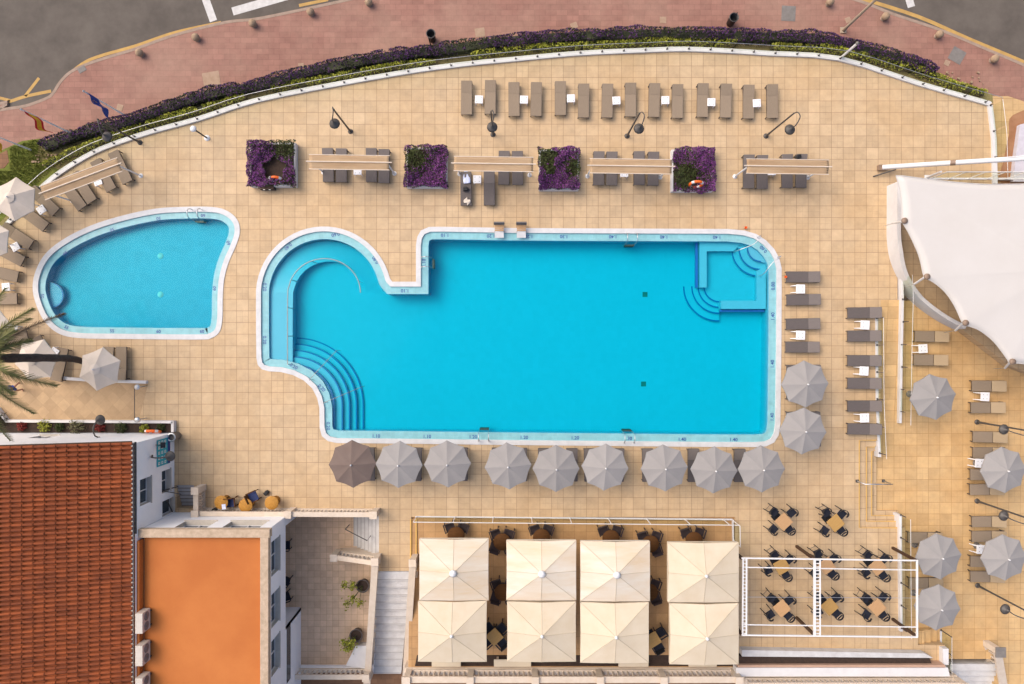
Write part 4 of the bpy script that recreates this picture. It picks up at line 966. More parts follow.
plate(788.5, 13.5, .78, .85, -3, M_plate, 'large grey manhole cover above the hedge, left of the beige pole'); plate(957, 55.5, .78, .78, -30, M_plate, 'large grey manhole cover turned on the pavement at the upper right'); plate(211.5, 79.5, .95, .85, 10, M_plateb, 'large beige cover in the pavement above the hedge at the left'); plate(120, 107.5, .35, .35, -15, M_plateb, 'small beige cover beside the blue flag'); plate(480, 32.5, .55, .5, 8, M_plateb, 'beige cover right of the left litter bin'); plate(574, 25.5, .38, .33, 20, M_plateb, 'small beige cover left of a pale square cover on the pavement'); plate(663, 20, .36, .36, 0, M_plateb, 'small pale square cover left of the right litter bin'); plate(301, 65.5, .32, .26, 5, M_plateb, 'small beige cover at the hedge, left half of the pavement'); plate(848, 20, .3, .3, 20, M_plateb, 'small pale cover beside the foot of the beige pole'); plate(82, 69.5, .3, .45, -60, M_plate, 'narrow grey cover at the bend of the kerb'); plate(947, 63, .3, .3, -25, M_plateb, 'small beige cover beside the turned grey manhole cover')
# beige street pole, white post
p = P(843, 30.5, -.3); r = thing('street_pole', 'tall beige street lamp pole leaning out of the top edge', 'street lamp', p)
m = MB(); m.tube([(0,0,0),(0,0,.5),(0,0,6.2)], [.10,.085,.06], 12); m.build('pole', M_polebg, r)
m = MB(); m.box((0,0,.03), (.34,.34,.06)); m.build('base', M_polebg, r, bevel=.01)
m = MB(); m.tube(smooth([(0,0,6.15),(-.05,.3,6.5),(-.1,1.2,6.75)], 4), .045, 8); m.build('arm', M_polebg, r)
m = MB(); m.box((-.12,1.5,6.73), (.28,.75,.14)); m.build('lamp_head', M_polebg, r, bevel=.04)
p = P(840.5, 58); r = thing('post', 'white post standing on the curved fence wall, upper right', 'post', p)
m = MB(); m.tube([(0,0,0),(0,0,1.85)], .07, 10); m.build('pole', M_wpaint, r); m = MB(); m.lathe([(.09,1.83),(.1,1.88),(0,1.92)], n=12); m.build('cap', M_plate, r)
# deck lamps
def lamp(bx, by, lx, ly, label, zb=0, hp=3.75, group='grey gooseneck lamp posts', zl=3.35):
    b = P(bx, by, zb); l = P(lx, ly, zl + zb) - b; r = thing('lamp_post', label, 'lamp post', b, 0, group)
    m = MB(); m.tube([(0,0,0),(0,0,.9),(0,0,hp)], [.065,.05,.042], 10); m.build('pole', M_lamp, r)
    m = MB(); m.lathe([(.0,.06),(.13,.05),(.15,0)], n=14); m.build('base', M_lamp, r)
    d = Vector((l.x, l.y, 0)); n_ = Vector((-d.y, d.x, 0))*.22
    m = MB(); m.tube(smooth([(0,0,hp-.05), tuple(d*.05 + n_*.5 + Vector((0,0,hp+.28))), tuple(d*.45 + n_ + Vector((0,0,hp+.42))), tuple(d*.92 + n_*.4 + Vector((0,0,hp+.2))), tuple(d + Vector((0,0,zl+.25)))], 5), .028, 8); m.build('arm', M_lamp, r)
    m = MB(); m.lathe([(.0,.26),(.05,.25),(.07,.12),(.20,.06),(.27,-.02),(.25,-.03),(.12,.02),(0,.03)], (l.x, l.y, zl), 20); s = m.build('lamp_shade', M_lamp, r)
    m = MB(); m.lathe([(.11,.0),(.13,-.08),(.08,-.16),(0,-.18)], (l.x, l.y, zl), 14); m.build('lens', M_plastic, s)
lamp(350.5, 131.5, 334.5, 123.5, 'gooseneck lamp post below the fence, leftmost in the row above the awnings'); lamp(493, 134.5, 492.2, 127, 'gooseneck lamp post at the foot of the second taupe lounger'); lamp(627, 136, 639, 128.5, 'gooseneck lamp post above the third awning'); lamp(766, 136, 790, 129.5, 'gooseneck lamp post above the fourth awning, rightmost of that row')
lamp(140, 142.5, 107, 136.5, 'gooseneck lamp post standing at the curved fence near the flags')
lamp(977, 422, 1004, 429.5, 'gooseneck lamp post at the right edge, upper of three', -.6); lamp(977, 501, 1004, 515.8, 'gooseneck lamp post at the right edge, middle of three', -.6); lamp(977.5, 585.5, 1005.5, 609.3, 'gooseneck lamp post at the right edge, lowest of three', -.6)
# little shower post on the left deck
p = P(207, 138); r = thing('garden_shower', 'short metal shower post with white head on the deck below the fence', 'shower', p)
m = MB(); m.tube([(0,0,0),(0,0,1.6)], .045, 8); m.build('pole', M_lamp, r); m = MB(); m.lathe([(0,.05),(.16,.04),(.17,0)], n=14); m.build('base', M_wpaint, r); m = MB(); m.lathe([(0,1.74),(.13,1.72),(.18,1.64),(.13,1.57),(0,1.56)], n=14); m.build('head', M_wpaint, r)
# flags
def flag(px, py, hp, bands, label, seed, star=False, ln=1.05, ht=.72):
    b = P(px, py, -.28); rng = random.Random(seed); r = thing('flagpole', label, 'flagpole', b, 0, 'flagpoles behind the hedge')
    m = MB(); m.tube([(0,0,0),(0,0,hp)], [.05,.032], 10); m.build('pole', M_wpaint, r)
    m = MB(); m.lathe([(0,hp+.12),(.05,hp+.09),(.06,hp+.04),(.03,hp)], n=10); m.build('finial', M_alu, r)
    m = MB(); nx, ny = 14, 12; vs = []
    a = R(-62)
    for j in range(ny + 1):
        for i in range(nx + 1):
            u, v = i/nx, j/ny
            x = u*ln*.85; wv = .12*math.sin(u*8 + v*2.2 + seed)*(.25 + u); z = hp - .1 - v*ht*1.4 - u*ln*.5*(1 - .25*v)
            vs.append((.04 + x*math.cos(a) - wv*math.sin(a), x*math.sin(a) + wv*math.cos(a), z))
    nb = len(bands); tot = sum(w for _, w in bands)
    for j in range(ny):
        t = (j + .5)/ny*tot; acc = 0; mi = 0
        for k, (_, w) in enumerate(bands):
            if acc <= t < acc + w: mi = k
            acc += w
        for i in range(nx):
            q = j*(nx+1)+i; m.add([vs[q], vs[q+1], vs[q+nx+2], vs[q+nx+1]], [(0,1,2,3)], mi, True)
    o = m.build('cloth', [x for x, _ in bands], r, recalc=False)
    bm = bmesh.new(); bm.from_mesh(o.data); bmesh.ops.remove_doubles(bm, verts=bm.verts, dist=1e-5); bm.to_mesh(o.data); bm.free()
    if star:
        m = MB()
        for k in range(12):
            u, v = .5 + .2*math.cos(2*PI*k/12), .5 + .3*math.sin(2*PI*k/12)
            i, j = int(u*nx), int(v*ny); q = Vector(vs[j*(nx+1)+i]); nrm = (Vector(vs[j*(nx+1)+i+1]) - q).cross(Vector(vs[(j+1)*(nx+1)+i]) - q).normalized()
            t = nrm.orthogonal().normalized(); e = nrm.cross(t)
            for s in (-.012, .012):
                pv = [q + nrm*s + (t*math.cos(PI*w/5 + .3) + e*math.sin(PI*w/5 + .3))*(.045 if w % 2 == 0 else .018) for w in range(10)]
                m.add(pv + [q + nrm*s], [(w, (w+1) % 10, 10) for w in range(10)])
        m.build('star', M_flagy, o, recalc=False)
flag(132, 119.5, 4.25, [(M_flagb, 1)], 'flagpole with a blue flag bearing a ring of yellow stars', 1, True)
flag(76.5, 135.7, 4.25, [(M_red, 1), (M_flagy, 2), (M_red, 1)], 'flagpole with a red and yellow banded flag', 4)
flag(31, 150, 4.1, [(M_flagy, 1), (M_red, .6), (M_flagy, .8), (M_red, .6), (M_flagy, .8)], 'flagpole with a mostly yellow striped flag at the left edge', 7)
# ================================================================== HOUSES
def wall_panel(mb, o, u, nrm, u0, u1, z0, z1, opens, depth=.28, mi=0, mrev=1):
    """vertical wall face from o along u, outward normal nrm, with real openings (ua, ub, za, zb) and reveals"""
    o, u, nrm = Vector(o), Vector(u), Vector(nrm)
    us = sorted({u0, u1} | {x for q in opens for x in q[:2]}); zz = sorted({z0, z1} | {x for q in opens for x in q[2:]})
    pt = lambda a, z, d=0: o + u*a - nrm*d + Vector((0,0,z))
    for a, b in zip(us, us[1:]):
        for c, d in zip(zz, zz[1:]):
            if any(q[0] <= a and b <= q[1] and q[2] <= c and d <= q[3] for q in opens): continue
            mb.add([pt(a,c), pt(b,c), pt(b,d), pt(a,d)], [(0,1,2,3)], mi)
    for a, b, c, d in opens:
        for e, f in (((a,c),(b,c)), ((b,c),(b,d)), ((b,d),(a,d)), ((a,d),(a,c))):
            mb.add([pt(*e), pt(*f), pt(*f, depth), pt(*e, depth)], [(0,1,2,3)], mrev)
def window(parent, o, u, nrm, q, depth=.26, panes=2, sill=True):
    o, u, nrm = Vector(o), Vector(u), Vector(nrm); a, b, c, d = q
    pt = lambda x, z, e: o + u*x - nrm*e + Vector((0,0,z))
    m = MB(); w = .05
    for x0, z0, x1, z1 in ((a, c+w/2, b, c+w/2), (a, d-w/2, b, d-w/2), (a+w/2, c, a+w/2, d), (b-w/2, c, b-w/2, d)): m.bar(pt(x0, z0, depth-.03), pt(x1, z1, depth-.03), .05, w)
    for k in range(1, panes): x = a + (b-a)*k/panes; m.bar(pt(x, c, depth-.032), pt(x, d, depth-.032), .045, .05)
    f = m.build('window', M_white, parent)
    m = MB(); m.add([pt(a,c,depth), pt(b,c,depth), pt(b,d,depth), pt(a,d,depth)], [(0,1,2,3)]); m.build('pane', M_win, f)
    if sill:
        m = MB(); m.bar(pt(a-.06, c+.015, depth/2-.04), pt(b+.06, c+.015, depth/2-.04), depth+.06, .04); m.build('sill', M_reveal, f)
# ---- house with the tiled roof
h1 = thing('tiled_house', 'white house with red brown barrel tiled roof at the lower left', 'house')
XE, YN = -18.76, -5.03; zE = 3.95; SL = .24
m = MB(); m.box((XE/2*0 + XE - .0, 0, 0), (0.0001, .0001, .0001)) if False else None
YS = YN - 4.42
opE = [(1.93, 3.26, 2.45, 3.5), (1.91, 3.1, .45, 1.35), (3.54, 4.36, .05, 1.3)]
wall_panel(m, (XE, YN, 0), (0,-1,0), (1,0,0), 0, 24, -.05, zE, opE)
opN = [(8.9, 10.0, 1.2, 2.2), (5.6, 6.6, 1.2, 2.2), (12.4, 13.4, 1.2, 2.2)]
wall_panel(m, (XE, YN, 0), (-1,0,0), (0,1,0), 0, 24, -.05, zE, opN, .12)
m.add([(XE, YN, zE), (XE-24, YN, zE), (XE-24, YN, zE + 24*SL), (XE-12, YN, zE+12*SL)], [(0,1,2),(0,2,3)])
m.build('wall', [M_house, M_reveal], h1)
for q, pn in zip(opE, (2, 2, 1)): window(h1, (XE, YN, 0), (0,-1,0), (1,0,0), q, .26, pn)
for q in opN: window(h1, (XE, YN, 0), (-1,0,0), (0,1,0), q, .1, 2)
# roof: every barrel tile is its own curved piece, laid in courses down the slope
rng = random.Random(5); m = MB(); pw = .234; cl = .467
X0 = XE - .12; nb = int((YN + .15 - (-21.5))/pw); nc = 27
for c in range(nc):
    xa, xb = X0 - c*cl + .03, X0 - (c+1)*cl
    za, zb = zE + .02 + (X0 - xa)*SL + .035, zE + .02 + (X0 - xb)*SL
    for j in range(nb):
        yc = YN + .10 - pw*(j + .5) + rng.uniform(-.006, .006); dz = rng.uniform(-.008, .008); sk = rng.uniform(-.006, .006)
        vs = []
        for (x, z, r_) in ((xa, za + dz, .078), (xb, zb + dz, .066)):
            for k in range(7):
                a = PI*k/6; vs.append((x, yc + r_*math.cos(a) + (sk if x == xa else -sk), z + .085*math.sin(a) + .03))
        m.add(vs, [(k, k+1, 8+k, 7+k) for k in range(6)], 0, True)
        m.add([vs[k] for k in range(7)] + [(xa, yc, za + .03)], [(k+1, k, 7) for k in range(6)], 0)
        vs = []
        for (x, z) in ((xa, za - .04), (xb, zb - .05)):
            for k in range(5):
                t = (k - 2)/2; vs.append((x, yc - pw/2 + t*.075, z + .03*t*t + .0))
        m.add(vs, [(k, k+1, 6+k, 5+k) for k in range(4)], 0, True)
ro = m.build('roof', M_tile, h1, recalc=False)
m = MB(); L = nc*cl
m.add([(X0-.05, YN+.1, zE-.06), (X0-L, YN+.1, zE-.06+L*SL), (X0-L, -21.5, zE-.06+L*SL), (X0-.05, -21.5, zE-.06)], [(0,1,2,3)]); m.build('underlay', M_postb, ro)
m = MB(); m.bar((X0-.02, YN+.02, zE-.02), (X0-.02, -21.5, zE-.02), .09, .1); m.build('mortar_strip', M_reveal, ro)
m = MB(); m.tube([(XE+.0, YN+.05, zE-.03), (XE+.0, YS-.1, zE-.05)], .055, 8); m.build('gutter', M_black, h1)
# sign board on the east wall
c = Vector((XE + .03, -5.9, 1.22)); sg = thing('pictogram_sign', 'teal sign board with white pictogram squares on the white house wall', 'sign', c)
m = MB(); m.box((0,0,-.0), (.03, 1.42, 1.36)); m.build('board', M_teal, sg)
m = MB(); m.box((.004,0,-.53), (.034, 1.40, .28)); m.build('band', M_blue, sg)
m = MB()
for i in range(5):
    for j in range(3): m.box((.018, -.55 + .275*i, .5 - .32*j), (.008, .15, .17)); 
m.build('pictogram', M_white, sg)
m = MB()
for i in range(5):
    for j in range(3): m.box((.0235, -.55 + .275*i + .01, .5 - .32*j), (.003, .05, .09))
m.build('symbol', M_teal, sg)
def wall_lamp(o, d, ln, label):
    o, d = Vector(o), Vector(d); r = thing('wall_lamp', label, 'wall lamp', o)
    m = MB(); m.lathe([(0,.03),(.07,.03),(.08,0)], n=12); b = m.build('bracket', M_lamp, r); b.rotation_euler = (0, PI/2, 0) if abs(d.x) > .5 else (-PI/2, 0, 0)
    m = MB(); m.tube(smooth([(0,0,0), tuple(d*.15 + Vector((0,0,.35))), tuple(d*ln*.6 + Vector((0,0,.55))), tuple(d*ln + Vector((0,0,.3)))], 5), .035, 8); m.build('arm', M_lamp, r)
    m = MB(); m.lathe([(.0,.3),(.05,.28),(.08,.14),(.22,.06),(.27,0),(.25,-.02),(0,.03)], d*ln, 20); m.build('lamp_shade', M_lamp, r)
    return r
wall_lamp((XE, -5.95, 2.35), (1,0,0), .95, 'grey gooseneck wall lamp in front of the teal sign')
wall_lamp((P(95,0,2.2).x, YN, 1.9), (.1,1,0), .92, 'grey gooseneck wall lamp above the bed on the white house')
r = thing('floodlight', 'small black floodlight over the teal sign', 'floodlight', (XE, -5.42, 2.0)); m = MB(); m.bar((0,0,0), (.3,0,.05), .03, .03); m.build('arm', M_black, r); m = MB(); m.box((.4,0,.02), (.24,.28,.2), rot=Matrix.Rotation(.5, 3, 'Y')); m.build('head', M_black, r, bevel=.02)
# grey steps down beside the wall, with a gate-like rail and a little balustrade
def balustrade(label, a, b, z0, z1, h, n, posts=(0, 1), w=.26, mm=None, ph=.14):
    mm = mm or M_stone; a, b = Vector((*a, z0)), Vector((*b, z1)); r = thing('balustrade', label, 'balustrade')
    up = Vector((0,0,1)); m = MB(); m.bar(a + up*(h - .06), b + up*(h - .06), w, .12); m.build('rail', mm, r)
    m = MB(); m.bar(a + up*.06, b + up*.06, w*.85, .12); m.build('plinth', mm, r)
    pm = MB(); hh = h - .24
    pm.lathe([(.055,0),(.06,.04*hh/.7),(.035,.1*hh/.7),(.075,.26*hh/.7),(.05,.42*hh/.7),(.034,.56*hh/.7),(.05,.66*hh/.7),(.055,hh)], n=8); po = None
    for k in range(n):
        p = a + (b - a)*((k + .5)/n) + up*.12
        if po is None: o = po = pm.build('baluster', mm, r)
        else: o = po.copy(); col.objects.link(o); o.parent = r
        o.location = p
    for t in posts:
        p = a + (b-a)*t; m = MB(); m.box(p + up*(h/2), (.32, .32, h + ph)); m.box(p + up*(h + ph/2 + .03), (.4, .4, .07)); m.build('post', mm, r)
    return r
st = thing('grey_stairs', 'grey steps going down beside the white house wall', 'stairs')
m = MB(); A, B = P(176.5, 485), P(194, 508.5); nst = 6; dy = (A.y - B.y)/nst
for k in range(nst): m.box(((A.x+B.x)/2, A.y - dy*(k+.5), -.10*(k+1) - .6), (B.x - A.x, dy, 1.2))
m.build('steps', M_stairg, st); m = MB()
for k in range(nst): m.box(((A.x+B.x)/2, A.y - dy*(k+1) + .025, -.10*(k+1) + .002), (B.x - A.x - .02, .05, .008))  # darker line along each tread edge
m.build('tread_lines', M_plate, st)
m = MB(); a, b = P(175.5, 487), P(176, 511); m.tube([a + Vector((-.25,0,.95)), b + Vector((-.1,0,.2))], .035, 8); m.tube([a + Vector((-.25,0,.95)), a + Vector((.1,0,-.15))], .03, 8); m.tube([a + Vector((-.25,0,.95)), a + Vector((.75,-.2,.9))], .025, 8); m.build('handrail', M_lamp, st)
balustrade('short cream balustrade beside the grey steps', P2(203.5, 487), P2(203.5, 507.2), 0, 0, .95, 8, (0,))
balustrade('long cream balustrade between the deck and the shaded courtyard', P2(203.5, 509.6), P2(377, 510.5), 0, 0, .95, 46, (0, .52, 1))
# ---- house with the flat orange roof
h2 = thing('flat_roofed_house', 'white house with flat orange roof and stone parapet at the lower left', 'house')
X2, Y2, ZT, ZB = -12.28, -9.46, 3.63, .9; YE = -22
opn = []
for ya, yb in ((539, 573), (591, 624), (637, 672)):
    k = (H - 2.5)/H/18; opn.append(((ya - 342)*k + Y2, (yb - 342)*k + Y2, 1.9, 3.1))
opn = [(a, b, c, d) for a, b, c, d in opn]
m = MB(); wall_panel(m, (X2, Y2, 0), (0,-1,0), (1,0,0), 0, 12.5, ZB, ZT, opn)
k = (H - 2.5)/H/18
opn2 = [(X2 - (a - 512)*-k*-1*-1 if False else -((b - 512)*k - X2), -((a - 512)*k - X2), 1.9, 3.1) for a, b in ((180, 212), (227, 264))]
wall_panel(m, (X2, Y2, 0), (-1,0,0), (0,1,0), 0, -XE + X2*1 + .0 if False else (X2 - XE) - .02, -.05, ZT, opn2)
# underside of the overhang, corner pier, southern part standing on the courtyard
m.add([(X2, Y2, ZB), (XE, Y2, ZB), (XE, YE, ZB), (X2, YE, ZB)], [(0,1,2,3)])
YP = P(0, 607, ZC).y
m.box((X2 - .2, Y2 - .26, (ZB + ZC)/2 - .003), (.39, .5, ZB - ZC)); m.box((X2 - .1, (YP - 22)/2, (ZB + ZC)/2 - .003), (.2, abs(YP + 22), ZB - ZC))
m.box((X2 - 1.6, (Y2 + YP)/2, (ZB + ZC)/2), (.2, abs(YP - Y2), ZB - ZC)); m.box((X2 - .8, YP - .1, (ZB+ZC)/2 - .002), (1.6, .2, ZB - ZC))
m.build('wall', [M_house, M_reveal], h2)
for q in opn: window(h2, (X2, Y2, 0), (0,-1,0), (1,0,0), q)
for q in opn2: window(h2, (X2, Y2, 0), (-1,0,0), (0,1,0), q)
m = MB(); m.box(((X2 + XE)/2, (Y2 + YE)/2 - .1, ZT - .28), (X2 - XE - .3, Y2 - YE - .3, .05)); rf = m.build('roof', M_orange, h2)
m = MB(); cw_ = .42
m.box(((X2+XE)/2 - .05, Y2 - cw_/2 + .06, ZT - .12), (X2 - XE + .35, cw_, .36)); m.box((X2 - cw_/2 + .06, (Y2+YE)/2 - .25, ZT - .125), (cw_, Y2 - YE - .1, .35)); m.build('parapet_cap', M_cap, h2, bevel=.02)
m = MB(); m.box((XE - .03, (Y2 + YE)/2 - .2, ZT - .05), (.30, Y2 - YE - .6, .42)); m.build('upstand', M_orange, h2)
m = MB(); m.box((X2 + .005, YP - 1.7, .42), (.03, 3.0, .62)); 
m.build('door', M_win, h2)
# air conditioners
for i, (y, lab) in enumerate(((620, 'topmost air conditioner on the orange roof'), (652, 'middle air conditioner on the orange roof'), (684, 'air conditioner on the orange roof cut by the lower edge'))):
    p = P(145, y, 3.75); r = thing('air_conditioner', lab, 'air conditioner', (XE + .33, p.y, ZT - .25), 0, 'air conditioners on the orange roof')
    m = MB(); m.box((0,0,.46), (.36, 1.0, .74)); m.build('casing', M_ac, r, bevel=.015)
    for s in (-.24, .24):
        m = MB(); m.lathe([(0,.02),(.06,.02),(.06,.008),(.19,.008),(.20,.015),(.22,.015),(.22,0)], n=18)
        o = m.build('fan', M_plate, r, loc=(.18, s, .46)); o.rotation_euler = (0, PI/2, 0)
    m = MB(); m.box((0,-.35,.045), (.4,.06,.09)); m.box((0,.35,.045), (.4,.06,.09)); m.build('foot', M_black, r)
# ---- courtyard stairs, balustrades, pots
st = thing('courtyard_stairs', 'pale stone steps from the deck down into the shaded courtyard', 'stairs')
A, B = P(379, 516.5), P(346, 556); nst = 7; dx = (A.x - B.x)/nst; m = MB()
for k in range(nst): m.box((A.x - dx*(k+.5), (A.y+B.y)/2, (ZC - .257*(k+1) + .0)/2 - .0), (dx, A.y - B.y, -ZC - .257*(k+1) + .004))
m.build('steps', M_step, st); m = MB()
for k in range(nst): ribbon(m, [(A.x - dx*(k+1) + .03, A.y - .05), (A.x - dx*(k+1) + .03, B.y + .05)], .04, -.257*(k+1) + .004, -.257*(k+1) + .008)  # thin dark strip in place of the shade where steps meet
m.build('tread_lines', M_treadshade, st)
m = MB(); a, b = P(369, 538), P(342, 533); m.tube([a + Vector((0,0,-.4)), a + Vector((0,0,.5)), b + Vector((0,0,-.75)), b + Vector((0,0,-1.7))], .028, 8); m.build('handrail', M_lamp, st)
m = MB(); ribbon(m, [P2(377.5, 557.8), P2(334, 557.5, -.4)], .24, ZC, [-.02, -1.35]); o = m.build('stair_wall', M_stone, st)
balustrade('short cream balustrade along the courtyard steps', P2(374.5, 557.8), P2(334, 557.5, -.4), -.08, -1.35, .95, 9, (1,))
bs = thing('white_staircase', 'wide flight of grey white steps going down to the street', 'stairs')
xt0, xt1, yt = P(378.5,0).x, P(411,0).x, P(0, 571.5).y; yb = -19.5; xs = -.92; n_ = 14; dy = (yt - yb)/n_; m = MB()
for k in range(n_):
    y0, y1 = yt - dy*k, yt - dy*(k+1); s0, s1 = xs*k/n_, xs*(k+1)/n_; z = -.172*k - .006
    m.prism([[(xt0 + s0, y0), (xt1 + s0, y0), (xt1 + s1, y1 - .02), (xt0 + s1, y1 - .02)]], -2.55, z)
m.build('steps', M_step, bs); m = MB()
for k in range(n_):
    y1 = yt - dy*(k+1); s1 = xs*(k+1)/n_; ribbon(m, [(xt0 + s1, y1 + .035), (xt1 + s1, y1 + .035)], .035, -.172*k - .005, -.172*k - .001)  # shade between the steps drawn as a dark strip on every tread
m.build('tread_lines', M_treadshade, bs)
balustrade('cream balustrade down the left side of the wide staircase', (-7.42, P(0, 556).y), (-8.3, -19.35), 0, -2.2, .95, 40, (0, 1), w=.36)
balustrade('cream balustrade down the right side of the wide staircase', (-5.38, P(0, 557).y), (-6.12, -19.35), 0, -2.2, .95, 40, (0, 1), w=.36)
m = MB(); ribbon(m, [(-7.42, P(0, 560).y), (-8.3, -19.5)], .3, [-2.5, -2.5], [-.005, -2.2]); tag(m.build('stair_wall', M_house), 'white side wall between the courtyard and the wide staircase', 'wall')
m = MB(); ribbon(m, [(-5.38, P(0, 572).y), (-6.12, -19.5)], .3, [-2.5, -2.5], [-.005, -2.2]); tag(m.build('stair_wall', M_stone), 'cream side wall between the wide staircase and the restaurant', 'wall')
balustrade('cream balustrade closing the courtyard towards the street', (-13.0, -18.95), (-8.25, -18.95), -1.55, -1.55, .9, 17, (0, 1))
m = MB(); m.box((-10.4, -18.95, -2.05), (4.6, .34, 1.0)); o = m.build('courtyard_wall', M_house); tag(o, 'low white wall under the courtyard balustrade', 'wall')
p = PL([(346, 665), (356, 645), (369, 645), (367, 668)], -1.4); m = MB(); m.prism([p], ZC, -1.3); tag(m.build('store_cupboard', M_white, bevel=.02), 'white slant sided block in the lower right corner of the courtyard', 'block')
for i, (x, y, lab) in enumerate(((364.5, 583, 'dark plant pot with sprawling green stems, upper one in the courtyard'), (358, 632, 'dark plant pot with a leafy green plant, lower one in the courtyard'))):
    r = thing('potted_plant', lab, 'potted plant', P(x, y, ZC)*1, 0, 'potted plants in the courtyard')
    m = MB(); m.lathe([(0,.02),(.27,.02),(.36,.5),(.39,.52),(.33,.52),(.31,.42)], n=20); m.build('pot', M_clay, r)
    m = MB(); m.lathe([(0,.43),(.31,.42)], n=20); m.build('soil', M_soil, r)
    m = MB(); rg = random.Random(i + 3)
    tips = [(-1.0,.1,.75),(-.5,-.65,.8),(-.85,-1.0,.6),(-.1,-1.0,.6),(-.5,.2,.9)] if i == 0 else [(-.35,-.35,.8),(-.55,-.6,.7),(-.1,-.2,.9),(-.65,-.25,.7),(-.3,-.7,.6)]
    s = MB()
    for t in tips:
        s.tube(smooth([(0,0,.42), (t[0]*.4, t[1]*.4, .95), t], 4), .014, 5)
        leaves(m, 60, lambda g_: (t[0] + g_.gauss(0,.12), t[1] + g_.gauss(0,.12), t[2] + g_.gauss(0,.07)), .15, rg, up=.8, asp=.7)
    m.build('foliage', M_leafg, r, recalc=False); s.build('stem', M_leafp, r)
# cafe set on the deck by the courtyard balustrade
def mk_rattan():
    r = thing('rattan_table', '', 'table'); m = MB(); m.lathe([(0,.72),(.36,.72),(.38,.70),(.36,.67),(0,.67)], n=26); m.build('tabletop', M_rattan, r)
    m = MB(); m.lathe([(0,.67),(.22,.67),(.15,.35),(.25,.02),(0,0)], n=18); m.build('base', M_rattan, r); return r
K_rat = Kind(mk_rattan)
def mk_arm(seatm, framem, seat_z=.44, back=.80):
    def f():
        """faces -Y (back at +Y)"""
        r = thing('armchair', '', 'chair'); m = MB(); m.box((0,-.02,seat_z), (.50,.48,.07)); m.build('seat', seatm, r, bevel=.02)
        m = MB(); m.box((0,.245,(seat_z+back)/2 + .04), (.50,.05,back-seat_z-.02), rot=Matrix.Rotation(R(-10), 3, 'X')); m.build('backrest', framem, r, bevel=.015)
        ao = None; am = MB(); am.box((0,-.0,.64), (.06,.5,.035)); am.bar((0,-.23,.62), (0,-.23,.44), .045, .045)
        for s in (-1, 1):
            if ao is None: o = ao = am.build('armrest', framem, r)
            else: o = ao.copy(); col.objects.link(o); o.parent = r
            o.location = (s*.28, 0, 0)
        lm = MB(); lm.box((0,0,seat_z/2 - .02), (.045,.045,seat_z-.04)); lo = None
        for x in (-.24,.24):
            for y in (-.22,.24):
                if lo is None: o = lo = lm.build('leg', framem, r)
                else: o = lo.copy(); col.objects.link(o); o.parent = r
                o.location = (x, y, 0)
        return r
    return f
K_blue = Kind(mk_arm(M_navyb, M_woodb)); K_wick = Kind(mk_arm(M_wicker, M_wicker)); K_navy = Kind(mk_arm(M_navy, M_black))
for x, y, lab in ((221, 502.5, 'round honey rattan table with a white paper on it, leftmost of three'), (245.5, 505.5, 'round honey rattan table between two blue chairs, middle of three'), (271.5, 503, 'round honey rattan table at the right of the blue chairs')):
    p = P(x, y, .72); K_rat((p.x, p.y, 0), 0, lab, 'round rattan tables by the courtyard balustrade')
for x, y, a, lab in ((234, 500.5, 5, 'upright blue cushioned chair between the left and middle rattan tables'), (256, 495, 115, 'turned blue cushioned chair between the middle and right rattan tables')):
    K_blue(P(x, y), R(a), lab, 'blue cushioned chairs at the rattan tables')
m = MB(); m.box((0,0,.004), (.21,.29,.008)); tag(m.build('paper', M_towel, loc=P(223.8, 506.8, .73), rz=.08), 'white sheet of paper on the leftmost rattan table', 'paper')
bag(267.3, 492.5, 0, .9, 'black bag on the deck above the right rattan table'); bag(216, 509, .0, .4, 'black bag below the leftmost rattan table')
for y, a, lab in ((543, 90, 'dark chair at the upper end of the shaded courtyard wall'), (578, 70, 'dark chair under the overhang of the white house, upper of two'), (594, 110, 'dark chair under the overhang of the white house, lower of two')):
    p = P(288, y, ZC); K_navy(p, R(a), lab, 'dark chairs along the courtyard wall')
